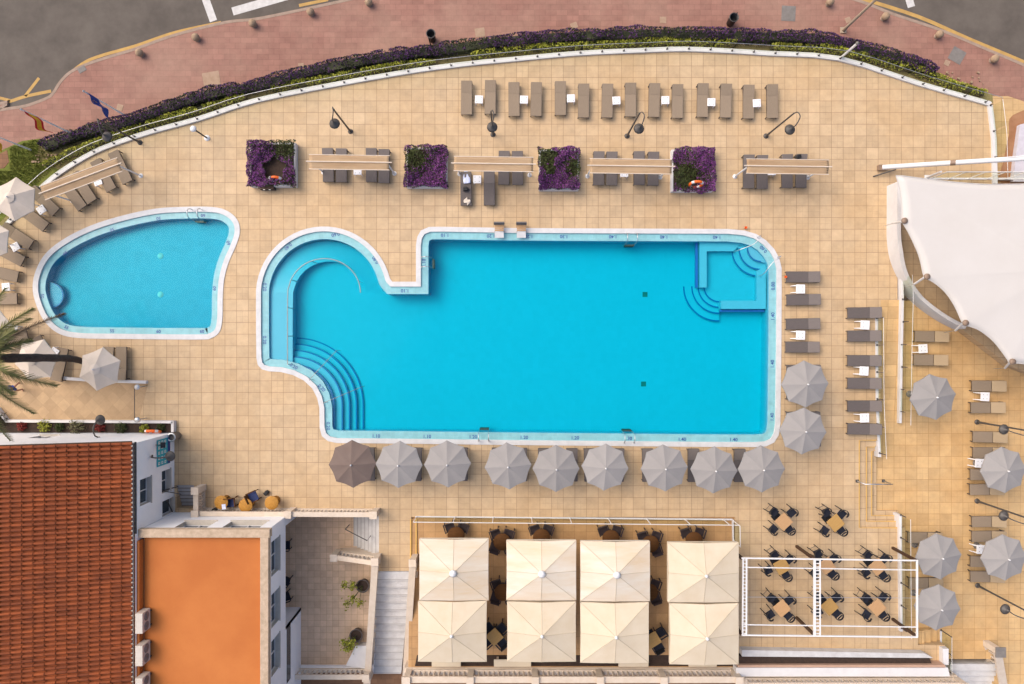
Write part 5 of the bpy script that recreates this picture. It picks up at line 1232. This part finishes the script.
# ================================================================== RESTAURANT TERRACE
ZR = -.12
def sq_parasol(x0, y0, x1, y1, label, cloth, capr):
    ze, za = 2.35, 2.95
    a, b = P(x0, y1, ze), P(x1, y0, ze); cx, cy, w, d = (a.x+b.x)/2, (a.y+b.y)/2, b.x-a.x, b.y-a.y
    r = thing('square_parasol', label, 'parasol', (cx, cy, ZR), 0, 'cream square parasols in two rows'); zo = -ZR
    n = 24; vs = []; fs = []; rg = random.Random(int(x0*3 + y0)); ph = rg.uniform(0, 6)
    for j in range(n + 1):
        for i in range(n + 1):
            u, v = i/n*2 - 1, j/n*2 - 1; t = max(abs(u), abs(v))
            edge = 1 - .012*math.cos(PI/2*(min(abs(u), abs(v))/max(t, 1e-6)))*t
            z = za - (za - ze)*t**1.05 - .035*math.sin(PI*t)*(1 - abs(abs(u) - abs(v))*.5) + .008*math.sin(u*6 + v*5 + ph)*t
            # a seam from the centre of each side to the top
            s_ = min(abs(u), abs(v)); z += .10*t*(1 - s_/max(t, 1e-6))
            vs.append((u*w/2*edge, v*d/2*edge, z + zo))
    m = MB()
    for j in range(n):
        for i in range(n):
            q = j*(n+1)+i; w_ = q+n+1
            fs += [(q, q+1, w_+1), (q, w_+1, w_)] if (i < n/2) == (j < n/2) else [(q, q+1, w_), (q+1, w_+1, w_)]
    m.add(vs, fs)
    c = m.build('canopy', cloth, r, recalc=False); c.modifiers.new('thickness', 'SOLIDIFY').thickness = .01
    sm_ = MB(); h_ = n//2
    for path in ([(i, i) for i in range(n+1)], [(i, n-i) for i in range(n+1)], [(i, h_) for i in range(n+1)], [(h_, i) for i in range(n+1)]):
        sm_.tube([Vector(vs[j*(n+1)+i]) + Vector((0, 0, .006)) for i, j in path], .011, 5)
    sm_.build('seams', M_seam, c)
    m = MB(); e = .988; cs = [(-w/2*e,-d/2*e),(w/2*e,-d/2*e),(w/2*e,d/2*e),(-w/2*e,d/2*e)]
    for k in range(4): p, q = cs[k], cs[(k+1) % 4]; m.bar((*p, ze + zo - .12), (*q, ze + zo - .12), .012, .2)
    m.build('valance', cloth, c)
    m = MB(); m.tube([(0,0,.05),(0,0,za+zo-.02)], .045, 10); m.build('pole', M_alu, r)
    m = MB(); m.lathe([(0,za+zo+.14),(capr*.6,za+zo+.12),(capr,za+zo+.03),(capr*.9,za+zo-.03)], n=16); m.build('cap', M_wpaint, r)
    m = MB(); m.box((0,0,.05), (.8,.8,.1)); m.build('base', M_black, r)
    rb = MB()
    for k, (p, q) in enumerate(cs): o = MB(); o.bar((0,0,za+zo-.06), (p*.99, q*.99, ze+zo-.03), .025, .03); o.build('rib', M_alu, r)
cols = [((419.2, 488.7), (418, 486.8)), ((506.3, 576.3), (507, 576)), ((580.2, 650), (580.2, 648.8)), ((667.6, 738.7), (669.4, 738.6))]
rows = [((538.7, 600.4), (600.9, 661.7)), ((540.2, 600.3), (601.4, 661.6)), ((541, 601.2), (602.1, 662.8)), ((542.2, 602.2), (603.2, 664.4))]
for i in range(4):
    for j in range(2):
        lab = f'cream square parasol, {ORD[i]} from the left in the {"upper" if j == 0 else "lower"} row'
        if j == 0 and i < 3: lab = f'rust streaked square parasol with white cap, {ORD[i]} from the left in the upper row'
        sq_parasol(cols[i][j][0], rows[i][j][0], cols[i][j][1], rows[i][j][1], lab, M_cream_pale if (j == 0 and i < 3) else M_cream, .19 if (j == 0 and i < 3) else .09)
def mk_round():
    r = thing('round_table', '', 'table'); m = MB(); m.lathe([(0,.75),(.46,.75),(.47,.735),(.46,.71),(0,.71)], n=28); m.build('tabletop', M_woodb, r)
    m = MB(); m.tube([(0,0,.03),(0,0,.71)], .05, 10); m.lathe([(0,.05),(.28,.03),(.3,0)], n=18); m.build('base', M_black, r); return r
K_round = Kind(mk_round)
def mk_sq(top, z, half):
    def f():
        r = thing('square_table', '', 'table'); m = MB(); m.box((0,0,z - .02), (half*2, half*2, .04)); m.build('tabletop', top, r, bevel=.008)
        m = MB(); m.tube([(0,0,.02),(0,0,z-.04)], .04, 10); m.build('pole', M_black, r)
        m = MB(); m.box((0,0,.015), (.46,.46,.03)); m.build('base', M_black, r); return r
    return f
K_sqy = Kind(mk_sq(M_woody, .75, .36)); K_bar = Kind(mk_sq(M_wood, 1.05, .36)); K_bary = Kind(mk_sq(M_woody, 1.05, .36))
GT = 'brown round tables between the square parasols'; GC = 'dark wicker chairs round the brown tables'
RT = [(456, 535.5, 'above the first upper square parasol', 'ab'), (502, 542, 'above the gap between the first and second parasols', 'abcd'), (541.5, 537.5, 'above the second upper square parasol', 'ab'), (611, 538.5, 'above the third upper square parasol', 'ab'), (650.5, 544, 'above the gap between the third and fourth parasols', 'abd'), (694, 540.5, 'above the fourth upper square parasol', 'ab'), (503, 592.5, 'in the gap right of the first upper parasol', 'acbd'), (649.5, 592.5, 'in the gap right of the third upper parasol', 'bd')]
for x, y, where, chs in RT:
    p = P(x, y, .75 + ZR); K_round((p.x, p.y, ZR), 0, 'round brown table half hidden ' + where, GT)
    for ch in chs:
        dx, dy, a, nm = {'a': (-.37, .37, 40, 'upper left'), 'b': (.37, .37, -40, 'upper right'), 'c': (-.37, -.37, 140, 'lower left'), 'd': (.37, -.37, -140, 'lower right')}[ch]
        K_wick((p.x + dx, p.y + dy, ZR), R(a*.45 if ch in 'ab' else (180 - 40*.45 if ch == 'c' else -180 + 40*.45)), f'dark wicker chair, {nm} of the round table ' + {456: 'above the first upper parasol', 502: 'above the first parasol gap', 541.5: 'above the second upper parasol', 611: 'above the third upper parasol', 650.5: 'above the third parasol gap', 694: 'above the fourth upper parasol', 503: 'beside the first upper parasol', 649.5: 'beside the third upper parasol'}[x], GC)
for x, y, rz, where, chs in ((494.5, 637, 42, 'in the gap right of the first lower parasol', (0, 1, 2, 3)), (653, 640, 32, 'in the gap right of the third lower parasol', (0, 3))):
    p = P(x, y, .75 + ZR); K_sqy((p.x, p.y, ZR), R(rz), 'turned ochre square table ' + where, 'ochre square tables between the parasols')
    for k in chs:
        a = R(rz + 90*k); nm = ('right', 'upper', 'left', 'lower')[k] if False else ('upper right', 'upper left', 'lower left', 'lower right')[k]
        K_navy((p.x + .56*math.cos(a), p.y + .56*math.sin(a), ZR), a - PI/2, f'navy chair at the {nm} of the ochre table ' + ('beside the first lower parasol' if x < 600 else 'beside the third lower parasol'), 'navy chairs at the ochre tables')
balustrade('long cream balustrade along the street below the square parasols', (-5.8, -18.32), (12.3, -18.32), ZR + .05, ZR + .05, .98, 66, (.005, .195, .39, .585, .775, 1), w=.34)
balustrade('cream balustrade along the street below the white frame', (12.9, -18.72), (24.6, -18.72), .05, .05, .75, 44, (1,), w=.34)
m = MB(); m.box((18.75, -18.75, -1.25), (11.9, .5, 2.58)); tag(m.build('retaining_wall', M_stone), 'cream retaining wall under the balustrade below the white frame', 'wall')
m = MB(); m.box((3.3, -18.3, -1.32), (18.6, .36, 2.5)); tag(m.build('retaining_wall', M_stone), 'cream retaining wall under the balustrade below the square parasols', 'wall')
m = MB(); m.prism(PL([(417, 655), (736, 655), (736, 666), (415, 666)], ZR), ZR - .05, ZR + .02); struct(m.build('brown_ground', M_soil))  # dark brown strip over the floor edge, in the same colour as planter soil
for x0, x1 in ((432, 461), (494, 531), (618, 648), (688, 716)):
    a, b = P(x0, 662, ZR + .3), P(x1, 662, ZR + .3); lab = {432: 'first', 494: 'second', 618: 'third', 688: 'fourth'}[x0]
    r = thing('bench', f'cream bench peeking out below the square parasols, {lab} from the left', 'bench', ((a.x+b.x)/2, a.y, ZR), 0, 'cream benches below the parasols')
    m = MB(); m.box((0,0,.42), (b.x-a.x, .4, .06)); m.build('seat', M_cream, r, bevel=.01)
    for s in (-.4, .4): m = MB(); m.box((s*(b.x-a.x), 0, .195), (.12, .34, .39)); m.build('leg', M_stone, r)
# step nosings of the restaurant entrance
m = MB(); q = PL([(411.3, 519), (416.4, 519), (416.4, 560), (411.3, 560)]); m.prism([q], -.33, -.06); o = m.build('steps', M_deck_rest); r = thing('entrance_step', 'low step with two ochre nosing lines left of the square parasols', 'steps'); o.parent = r
m = MB(); ribbon(m, PL([(410.7, 519), (410.7, 559)]), .07, -.01, .005); ribbon(m, PL([(416.0, 519), (416.0, 560)]), .07, -.07, -.055); m.build('nosing', M_nosey, r)
# ---- bar tables and stools
def mk_stool():
    """faces -Y, back at +Y"""
    r = thing('bar_stool', '', 'bar stool'); m = MB(); m.box((0,0,.74), (.42,.42,.05)); m.build('seat', M_navy, r, bevel=.02)
    m = MB(); pts = [(-.22,.02,.98),(-.21,.16,1.02),(-.12,.25,1.05),(0,.28,1.06),(.12,.25,1.05),(.21,.16,1.02),(.22,.02,.98)]
    ps = smooth(pts, 3)
    ribbon(m, [(a, b) for a, b, c in ps], .035, [c - .10 for a, b, c in ps], [c for a, b, c in ps]); m.build('backrest', M_black, r)
    m = MB(); m.box((0,.2,.9), (.30,.02,.1)); m.build('back_panel', M_navy, r)
    lm = MB(); lm.tube([(0,0,.74),(.03,.03,0)], .022, 8); lo = None
    for k, (x, y) in enumerate(((.17,.19),(-.17,.19),(-.17,-.17),(.17,-.17))):
        if lo is None: o = lo = lm.build('leg', M_black, r)
        else: o = lo.copy(); col.objects.link(o); o.parent = r
        o.location = (x, y, 0); o.rotation_euler.z = k*PI/2
    m = MB()
    for a, b in (((-.2,-.2),(.2,-.2)),((-.2,.21),(.2,.21))): m.tube([(*a,.28),(*b,.28)], .014, 6)
    m.build('footrest', M_frame, r)
    pm = MB(); pm.tube([(0,0,.74),(0,0,1.0)], .018, 6); po = None
    for s in (-1, 1):
        if po is None: o = po = pm.build('back_post', M_black, r)
        else: o = po.copy(); col.objects.link(o); o.parent = r
        o.location = (s*.2, .17, 0)
    return r
K_stool = Kind(mk_stool)
BT = [(783.9, 521.8, 43, 'of the two above the white frame, left one', 0), (835.8, 523, 40, 'of the two above the white frame, right one', 1), (782, 566.6, 30, 'in the upper left of the white frame', 1), (827, 566, 35, 'in the upper middle of the white frame', 0), (878, 567, 40, 'in the upper right of the white frame', 0), (782, 608.5, 40, 'in the lower left of the white frame', 0), (829.8, 606.8, 42, 'in the lower middle of the white frame', 1), (877.5, 607.7, 42, 'in the lower right of the white frame', 0)]
rg = random.Random(21)
for x, y, rz, where, yel in BT:
    p = P(x, y, 1.05); (K_bary if yel else K_bar)((p.x, p.y, 0), R(rz), ('ochre' if yel else 'light wooden') + ' square bar table ' + where, 'square wooden bar tables')
    short = {0: 'left table above the frame', 1: 'right table above the frame'}.get(BT.index((x, y, rz, where, yel))) or where.replace('in the ', '').replace(' of the white frame', ' table in the frame')
    for k, nm in enumerate(('upper right', 'upper left', 'lower left', 'lower right')):
        a = R(rz + 90*k + rg.uniform(-7, 7)); d = rg.uniform(.60, .70)
        K_stool((p.x + d*math.cos(a), p.y + d*math.sin(a), 0), a - PI/2 + rg.uniform(-.2, .2), f'navy bar stool at the {nm} of the {short}', 'navy bar stools round the bar tables')
# ---- white frame on brown posts
fr = thing('pergola_frame', 'open white rectangular pergola frame on dark brown posts over the bar tables', 'pergola')
zf = 2.25
def beam(name, a, b, w=.065, h=.08, z=zf, mm=M_wpaint): m = MB(); m.bar(P(*a, z), P(*b, z), w, h); return m.build(name, mm, fr)
beam('beam', (741.5, 558), (917.5, 560.5)); beam('beam', (741.5, 635), (917.5, 637)); beam('beam', (743, 557.5), (742.5, 635.5), z=zf-.005); beam('beam', (917, 560), (917, 637), .08, z=zf-.005)
beam('crossbeam', (743.5, 567.2), (917, 570), .045, .06, zf-.03); beam('crossbeam', (743.5, 624.6), (917, 627), .045, .06, zf-.03)
beam('crossbeam', (746.5, 557.6), (746.3, 635.4), .07, z=zf-.012); beam('crossbeam', (814.5, 558.5), (814.5, 636), .12, z=zf-.007); beam('crossbeam', (820, 558.5), (820, 636), .06, z=zf-.009)
m = MB(); m.box((0,0,0), (.27,.05,.03)); so_ = None
for k in range(44):
    if so_ is None: o = so_ = m.build('slat', M_wpaint, fr)
    else: o = so_.copy(); col.objects.link(o); o.parent = fr
    o.location = P(817.4 if k < 22 else 744.8, 560 + (k % 22)*3.5, zf - .02); o.scale.x = 1 if k < 22 else .8
m = MB(); m.tube([P(743, 597, zf - .02), P(917, 598, zf - .02)], .012, 6); m.build('wire', M_alu, fr)
for x, y in ((742, 558.5), (814, 558.8), (916, 560.5), (742, 634.5), (814, 634.5), (916, 636)):
    t = P(x, y, zf - .05); m = MB(); m.box((t.x, t.y, (zf - .05)/2), (.13, .13, zf - .05)); m.build('post', M_postb, fr)
# ---- corner steps down to the lower terrace
cs = thing('corner_steps', 'three sided tiled steps with ochre nosings right of the pool', 'steps')
xo, yt_, yb_ = (859.7, 867.4, 874, 880.6), (440.7, 447, 452, 457), (527.4, 522.5, 517.5, 512.7)
for k in range(3):
    m = MB(); z = -.15*(k + 1); xe = 880.6
    m.prism(PL([(xo[k], yt_[k]), (xe, yt_[k]), (xe, yt_[k+1]), (xo[k+1], yt_[k+1]), (xo[k+1], yb_[k+1]), (903, yb_[k+1]), (903, yb_[k]), (xo[k], yb_[k])]), -.62, z); t = m.build('tread', M_deck, cs)
for k in range(4):
    m = MB(); z = -.15*k; s = -.8 if k == 0 else .8
    ribbon(m, PL([(876, yt_[k] + s*.6), (xo[k] + s*.6, yt_[k] + s*.6), (xo[k] + s*.6, yb_[k] - s*.6), (900, yb_[k] - s*.6)]) if k < 3 else PL([(xo[2] + 5.4, 457), (xo[2] + 5.4, 513.5), (900, 513.5)]), .055, z + .001 - (.14 if k == 3 else 0), z + .006 - (.14 if k == 3 else 0)); m.build('nosing', M_nosey, cs)
r = thing('handrail', 'single chrome handrail down the corner steps', 'handrail')
a, b = P(857, 481), P(889, 483); m = MB(); m.tube([a, a + Vector((0,0,.85)), b + Vector((0,0,.35)), b + Vector((0,0,-.6))], .03, 8); m.build('rail', M_alu, r)
m = MB(); m.box(a + Vector((0,0,.02)), (.16,.16,.04)); m.box(b + Vector((0,0,-.58)), (.16,.16,.04)); m.build('base', M_lamp, r)
# ---- lower right corner: planter, small stairs, street stairs
pb = thing('long_planter', 'long stone planter of dark soil below the white frame', 'planter')
m = MB(); m.prism(PL([(742, 650), (925, 653.5), (933, 658), (742, 656.5)], .45), -.05, .45); m.build('slab', M_step, pb, bevel=.01)
m = MB(); m.prism(PL([(739, 656.6), (930, 658.2), (932, 663.5), (738, 665.2)], .40), -.02, .36); m.build('soil', M_soil, pb)
m = MB(); m.prism(PL([(738, 665.2), (945, 665), (946, 667.4), (738, 667.4)], .55), -.02, .55); m.build('coping', mat('pinkish stone', (.46, .29, .2), .75), pb)
m = MB(); m.prism(PL([(736, 667.7), (948, 667.7), (950, 676.5), (736, 676.5)], .5), -.02, .5); m.build('wall', M_white, pb)
ss = thing('small_steps', 'small flight of steps with ochre nosings below the glass fence', 'steps')
m = MB()
for k in range(3): a, b = P(918 + 8*k, 632), P(926 + 8*k, 645); m.box(((a.x+b.x)/2, (a.y+b.y)/2, (-.15*(k+1) - .62)/2), (b.x-a.x, a.y-b.y, .62 - .15*(k+1)))
m.build('tread', M_deck_low, ss); m = MB()
for k in range(3): ribbon(m, PL([(918.6 + 8*k, 632.5), (918.6 + 8*k, 644.5)]), .07, -.15*(k+1) + .0, -.15*(k+1) + .006)
m.build('nosing', M_nosey, ss)
glass_fence('low dark railed glass fence round the small steps at the lower right', PL([(944, 632), (944, 668)], -.3), -.6, .1, .04, .95, 1.0, post_m=M_lamp)
m = MB(); m.prism(PL([(939, 646), (944.6, 646), (944.6, 662), (939, 662)]), -.59, .35); tag(m.build('pier', M_white), 'short white pier beside the small steps at the lower right', 'wall')
sst = thing('street_stairs', 'pale grey steps down to the street at the lower right corner', 'stairs'); m = MB(); a, b = P(950, 664, -.6), P(1000, 664, -.6)
for k in range(10): m.box(((a.x+b.x)/2, a.y - .38*(k+.5), (-.6 - .17*k - 2.6)/2), (b.x-a.x, .38, 2.0 - .17*k))
m.build('steps', M_step, sst)
balustrade('cream balustrade down the street stairs at the lower right corner', P2(998.5, 651, .4), (28.2, -20.6), -.6, -1.9, .95, 12, (0,), w=.42)
m = MB(); p = P(998.5, 651, .4); m.box((p.x, p.y, .57), (.55, .55, .06)); tag(m.build('capital', M_plate), 'grey stone slab capping the balustrade end at the lower right', 'slab')
# ================================================================== SAIL
sail = thing('shade_sail', 'huge white tensile sail with scalloped edge at the right', 'shade sail')
zs_ = 3.0
ctl = [[(896, 175.5), (899.5, 190), (901.3, 206), (901.5, 221)], [(902, 222), (907, 230), (913.5, 243), (919.5, 258), (923.5, 276.5)], [(924.5, 278), (933, 282), (944.5, 291.5), (954, 305), (962, 322.5)], [(963, 324.5), (978, 329.5), (991.5, 339.5), (1001, 350.5), (1008.5, 361.3)], [(1009, 362.8), (1026, 364.3), (1045, 371), (1060, 386)], [(1062, 388), (1120, 384), (1180, 330)], [(1180, 330), (1195, 250), (1175, 186)], [(1175, 186), (1100, 182.5), (1024, 183.8), (990, 184.3), (960, 182.5), (930, 179.3), (897, 175)]]
bd = []
for c in ctl: bd += smooth(c, 4)[:-1]
cen = P(1060, 270, 3.35); B_ = [P(x, y, zs_ + .0) for x, y in bd]; nB = len(B_); rings = 14; vs = []
for k in range(rings):
    t = k/rings
    for b in B_:
        q = b.lerp(cen, t); q.z = zs_ + (3.35 - zs_)*(t**1.2); vs.append(q)
vs.append(cen); m = MB()
m.add(vs, [(k*nB+i, k*nB+(i+1) % nB, (k+1)*nB+(i+1) % nB, (k+1)*nB+i) for k in range(rings-1) for i in range(nB)] + [((rings-1)*nB+i, (rings-1)*nB+(i+1) % nB, rings*nB) for i in range(nB)], 0, True)
o = m.build('membrane', M_sail, sail, recalc=False); o.modifiers.new('thickness', 'SOLIDIFY').thickness = .01
m = MB(); m.tube(B_ + [B_[0]], .022, 6, cap=False); m.build('edge_cable', M_sail, sail)
m = MB()
for a, b in (((1012, 225), (930, 290)), ((1024, 290), (975, 322))):
    pass
for (x, y), (fx, fy) in zip(((902, 221.5), (924.5, 277.3), (963, 323.5), (1010, 362.3)), ((894, 223), (914.5, 284), (955.5, 330.5), (1005, 368))):
    p = P(x, y, zs_); m = MB(); m.lathe([(0,.05),(.15,.04),(.16,-.03),(0,-.04)], p + Vector((.10,.03,.06)), 16); m.build('corner_plate', M_woodb if False else mat('bronze plate', (.25, .17, .115), .5), sail)
    f = P(fx, fy, 1.6); m = MB(); m.tube([p, f], .06, 8); m.build('strut', M_wpaint, sail)
    g = Vector((f.x - (p.x - f.x)*.25, f.y - (p.y-f.y)*.25, .5)); m = MB(); m.tube([f, g], .018, 6); m.build('stay', M_alu, sail)
a = P(1080, 260, 0); m = MB(); m.tube([(cen.x, cen.y, -.6), (cen.x, cen.y, 5.1)], .12, 12); m.build('mast', M_wpaint, sail)
mb_ = thing('leaning_mast', 'long white inclined mast above the sail, anchored on the deck at its left end', 'mast')
m = MB(); a, b = P(882.5, 167.3, .25), P(1075, 155, 4.6); m.tube([a, b], .13, 12); m.build('pole', M_wpaint, mb_)
m = MB(); m.tube([a + (b-a)*.395 - (b-a).normalized()*.12, a + (b-a)*.395 + (b-a).normalized()*.12], .14, 12); m.build('collar', mat('bronze plate', (.25, .17, .115), .5), mb_)
m = MB(); m.box(a + Vector((0,0,-.12)), (.36,.3,.26)); m.build('base', mat('bronze plate', (.25, .17, .115), .5), mb_)
m = MB(); m.tube([P(873, 176.5, 0.02), P(896, 169.5, .5)], .035, 6); m.build('stay', M_lamp, mb_)
m = MB(); m.tube([P(960, 162.6, 2.0), P(1075, 150, 5)], .02, 6); m.build('cable', M_alu, mb_)
p = P(926.5, 177.5); r = thing('post', 'short white post at the upper edge of the sail', 'post', p); m = MB(); m.tube([(0,0,0),(0,0,1.3)], .06, 10); m.build('pole', M_wpaint, r); m = MB(); m.box((0,0,.03), (.25,.25,.06)); m.build('base', M_wpaint, r)
p = P(1035, 140, -.28); m = MB(); m.prism(PL([(1019, 125), (1050, 118), (1050, 182), (1012, 182), (1014, 160)], -.1), -.3, .0); tag(m.build('boat_ramp', mat('pale lilac render', (.55, .52, .56), .8)), 'pale lilac concrete block at the right edge above the sail', 'block')
# ================================================================== PALM
pm_ = thing('palm_tree', 'tall palm with dark leaning trunk and drooping fronds at the left edge', 'palm tree', P(83, 361.5))
base = P(83, 361.5); top = P(-8, 358.5, 6.4) - base
pts = smooth([(0,0,0), tuple(top*.25 + Vector((.35,.12,0))), tuple(top*.6 + Vector((.2,.1,0))), tuple(top)], 6)
m = MB(); m.tube(pts, [.16 + .07*t/len(pts) + .012*math.sin(t*2.2) for t in range(len(pts))], 12); m.build('trunk', M_trunk, pm_)
rg = random.Random(4); crown = top + Vector((0,0,.1))
FT = [(65, 313, 5.2, 1), (33, 308, 5.4, 0), (30, 318, 5.0, 0), (57, 386, 5.0, 0), (34, 414, 5.0, 0), (10, 441, 5.0, 0), (5, 288, 5.6, 0), (32, 340, 5.7, 0), (-40, 300, 5.2, 0), (-75, 330, 5.4, 0), (-85, 380, 5.2, 0), (-60, 420, 5.4, 0), (-25, 440, 5.6, 0), (14, 330, 6.8, 0), (-30, 345, 7.4, 0), (12, 395, 6.6, 0), (-22, 290, 5.8, 0)]
cr = MB()
for fx, fy, fz, dry in FT:
    t = P(fx, fy, fz) - base; d = t - crown; hd = Vector((d.x, d.y, 0)); ln = hd.length
    mid = crown + hd*.5 + Vector((0,0, .5 + (fz - 6)*.2)); path = [Vector(q) for q in smooth([tuple(crown), tuple(mid), tuple(t)], 14)]
    f = MB(); f.tube(path, [.035*(1 - .8*k/len(path)) + .006 for k in range(len(path))], 5)
    n = len(path)
    for k in range(3, n):
        for sub in range(3):
            p = path[k-1].lerp(path[k], sub/3); dr = (path[k] - path[k-1]).normalized(); sd = dr.cross(Vector((0,0,1))).normalized(); u = k/n
            L = .52*math.sin(PI*min(1, .18 + u*.82))**.6*(.55 if dry else 1)*rg.uniform(.8, 1.1) + .05
            for s in (-1, 1):
                e = p + sd*s*L*.62 + dr*L*(.55 + rg.uniform(-.1, .1)) + Vector((0,0,-.22*L - rg.uniform(0, .12))); w = dr*.028
                f.add([p - w, p + w, e + w*.2, e - w*.2], [(0,1,2,3)])
    f.build('frond', M_frondd if dry else M_frond, pm_, recalc=False)
m = MB(); m.lathe([(0,.4),(.2,.25),(.3,0),(.24,-.35),(.2,-.5)], crown, 12); m.build('crownshaft', M_frondd, pm_)
# ================================================================== PERSON walking on the path
pf = P(22, 387); pr = thing('person', 'person in a lilac striped top and dark shorts walking on the path below the palm', 'person', pf, R(175))
def skinned(name, joints, edges, m_, parent, lv=2):
    me = bpy.data.meshes.new(name); me.from_pydata([j[:3] for j in joints], edges, []); me.materials.append(m_)
    o = bpy.data.objects.new(name, me); col.objects.link(o); o.parent = parent
    sk = o.modifiers.new('Skin', 'SKIN'); me.skin_vertices.new() if not me.skin_vertices else None
    for i, j in enumerate(joints): me.skin_vertices[0].data[i].radius = (j[3], j[4] if len(j) > 4 else j[3])
    me.skin_vertices[0].data[0].use_root = True
    sb = o.modifiers.new('Sub', 'SUBSURF'); sb.levels = lv; sb.render_levels = lv
    for p in me.polygons: p.use_smooth = True
    return o
J = [(0,0,.92,.14,.10), (0,.0,1.12,.12,.09), (0,.01,1.34,.15,.10), (0,.02,1.48,.055,.055), (0,.04,1.56,.075,.085), (0,.03,1.66,.08,.09),
     (-.10,0,.86,.085), (-.10,.16,.48,.06), (-.10,.10,.08,.042), (-.10,.24,.04,.035),
     (.10,0,.86,.085), (.10,-.02,.47,.06), (.10,-.26,.12,.042), (.10,-.16,.05,.035),
     (-.20,.0,1.40,.05), (-.26,.02,1.12,.04), (-.22,.24,1.02,.032), (-.20,.33,1.02,.03), (.20,.0,1.40,.05), (.26,-.08,1.13,.04), (.25,.02,.90,.032), (.24,.06,.82,.03)]
E = [(0,1),(1,2),(2,3),(3,4),(4,5),(0,6),(6,7),(7,8),(8,9),(0,10),(10,11),(11,12),(12,13),(2,14),(14,15),(15,16),(16,17),(2,18),(18,19),(19,20),(20,21)]
bd_ = skinned('body', J, E, M_skin, pr)
skinned('shirt', [(0,0,.96,.16,.12), (0,0,1.14,.145,.11), (0,.01,1.36,.17,.12), (-.19,0,1.40,.075), (-.24,.01,1.2,.065), (.19,0,1.40,.075), (.24,-.05,1.2,.065)], [(0,1),(1,2),(2,3),(3,4),(2,5),(5,6)], M_shirt, pr)
skinned('shorts', [(0,0,.93,.165,.125), (-.10,.01,.82,.105), (-.10,.10,.58,.085), (.10,0,.82,.105), (.10,-.01,.56,.085)], [(0,1),(1,2),(0,3),(3,4)], M_flagb, pr)
m = MB(); m.lathe([(0,.11),(.06,.095),(.095,.04),(.10,-.01),(.09,-.07),(.06,-.08)], (0,.01,1.68), 16); m.build('hair', M_hair, pr)
# ================================================================== CAMERA, LIGHT
cam = bpy.data.cameras.new('camera'); co = bpy.data.objects.new('camera', cam); col.objects.link(co)
co.location = (0, 0, H); cam.lens = 24; cam.sensor_width = 36; cam.clip_end = 3000; cam.clip_start = .5
sc.camera = co
AZ, EL = R(300), R(50)          # compass bearing of the sun (north = up in the photo) and its height
su = bpy.data.lights.new('sun', 'SUN'); su.energy = .5; su.angle = R(65); su.color = (1.0, .89, .72)
so = bpy.data.objects.new('sun', su); col.objects.link(so)
dv = Vector((math.sin(AZ)*math.cos(EL), math.cos(AZ)*math.cos(EL), math.sin(EL)))
so.rotation_euler = dv.to_track_quat('Z', 'Y').to_euler()
w = bpy.data.worlds.new('World'); sc.world = w; w.use_nodes = True
nt = w.node_tree; bg = nt.nodes['Background']; sk = nt.nodes.new('ShaderNodeTexSky'); sk.sky_type = 'NISHITA'; sk.sun_disc = False
sk.sun_elevation = EL; sk.sun_rotation = AZ; sk.dust_density = 5.0; sk.air_density = .7; sk.ozone_density = 1.0
nt.links.new(sk.outputs['Color'], bg.inputs['Color']); bg.inputs['Strength'].default_value = .15
sc.view_settings.view_transform = 'Standard'; sc.view_settings.look = 'None'; sc.view_settings.gamma = 1; sc.view_settings.exposure = .88
sc.view_settings.use_curve_mapping = False
sc.cycles.max_bounces = 8; sc.cycles.transparent_max_bounces = 16; sc.cycles.use_denoising = True
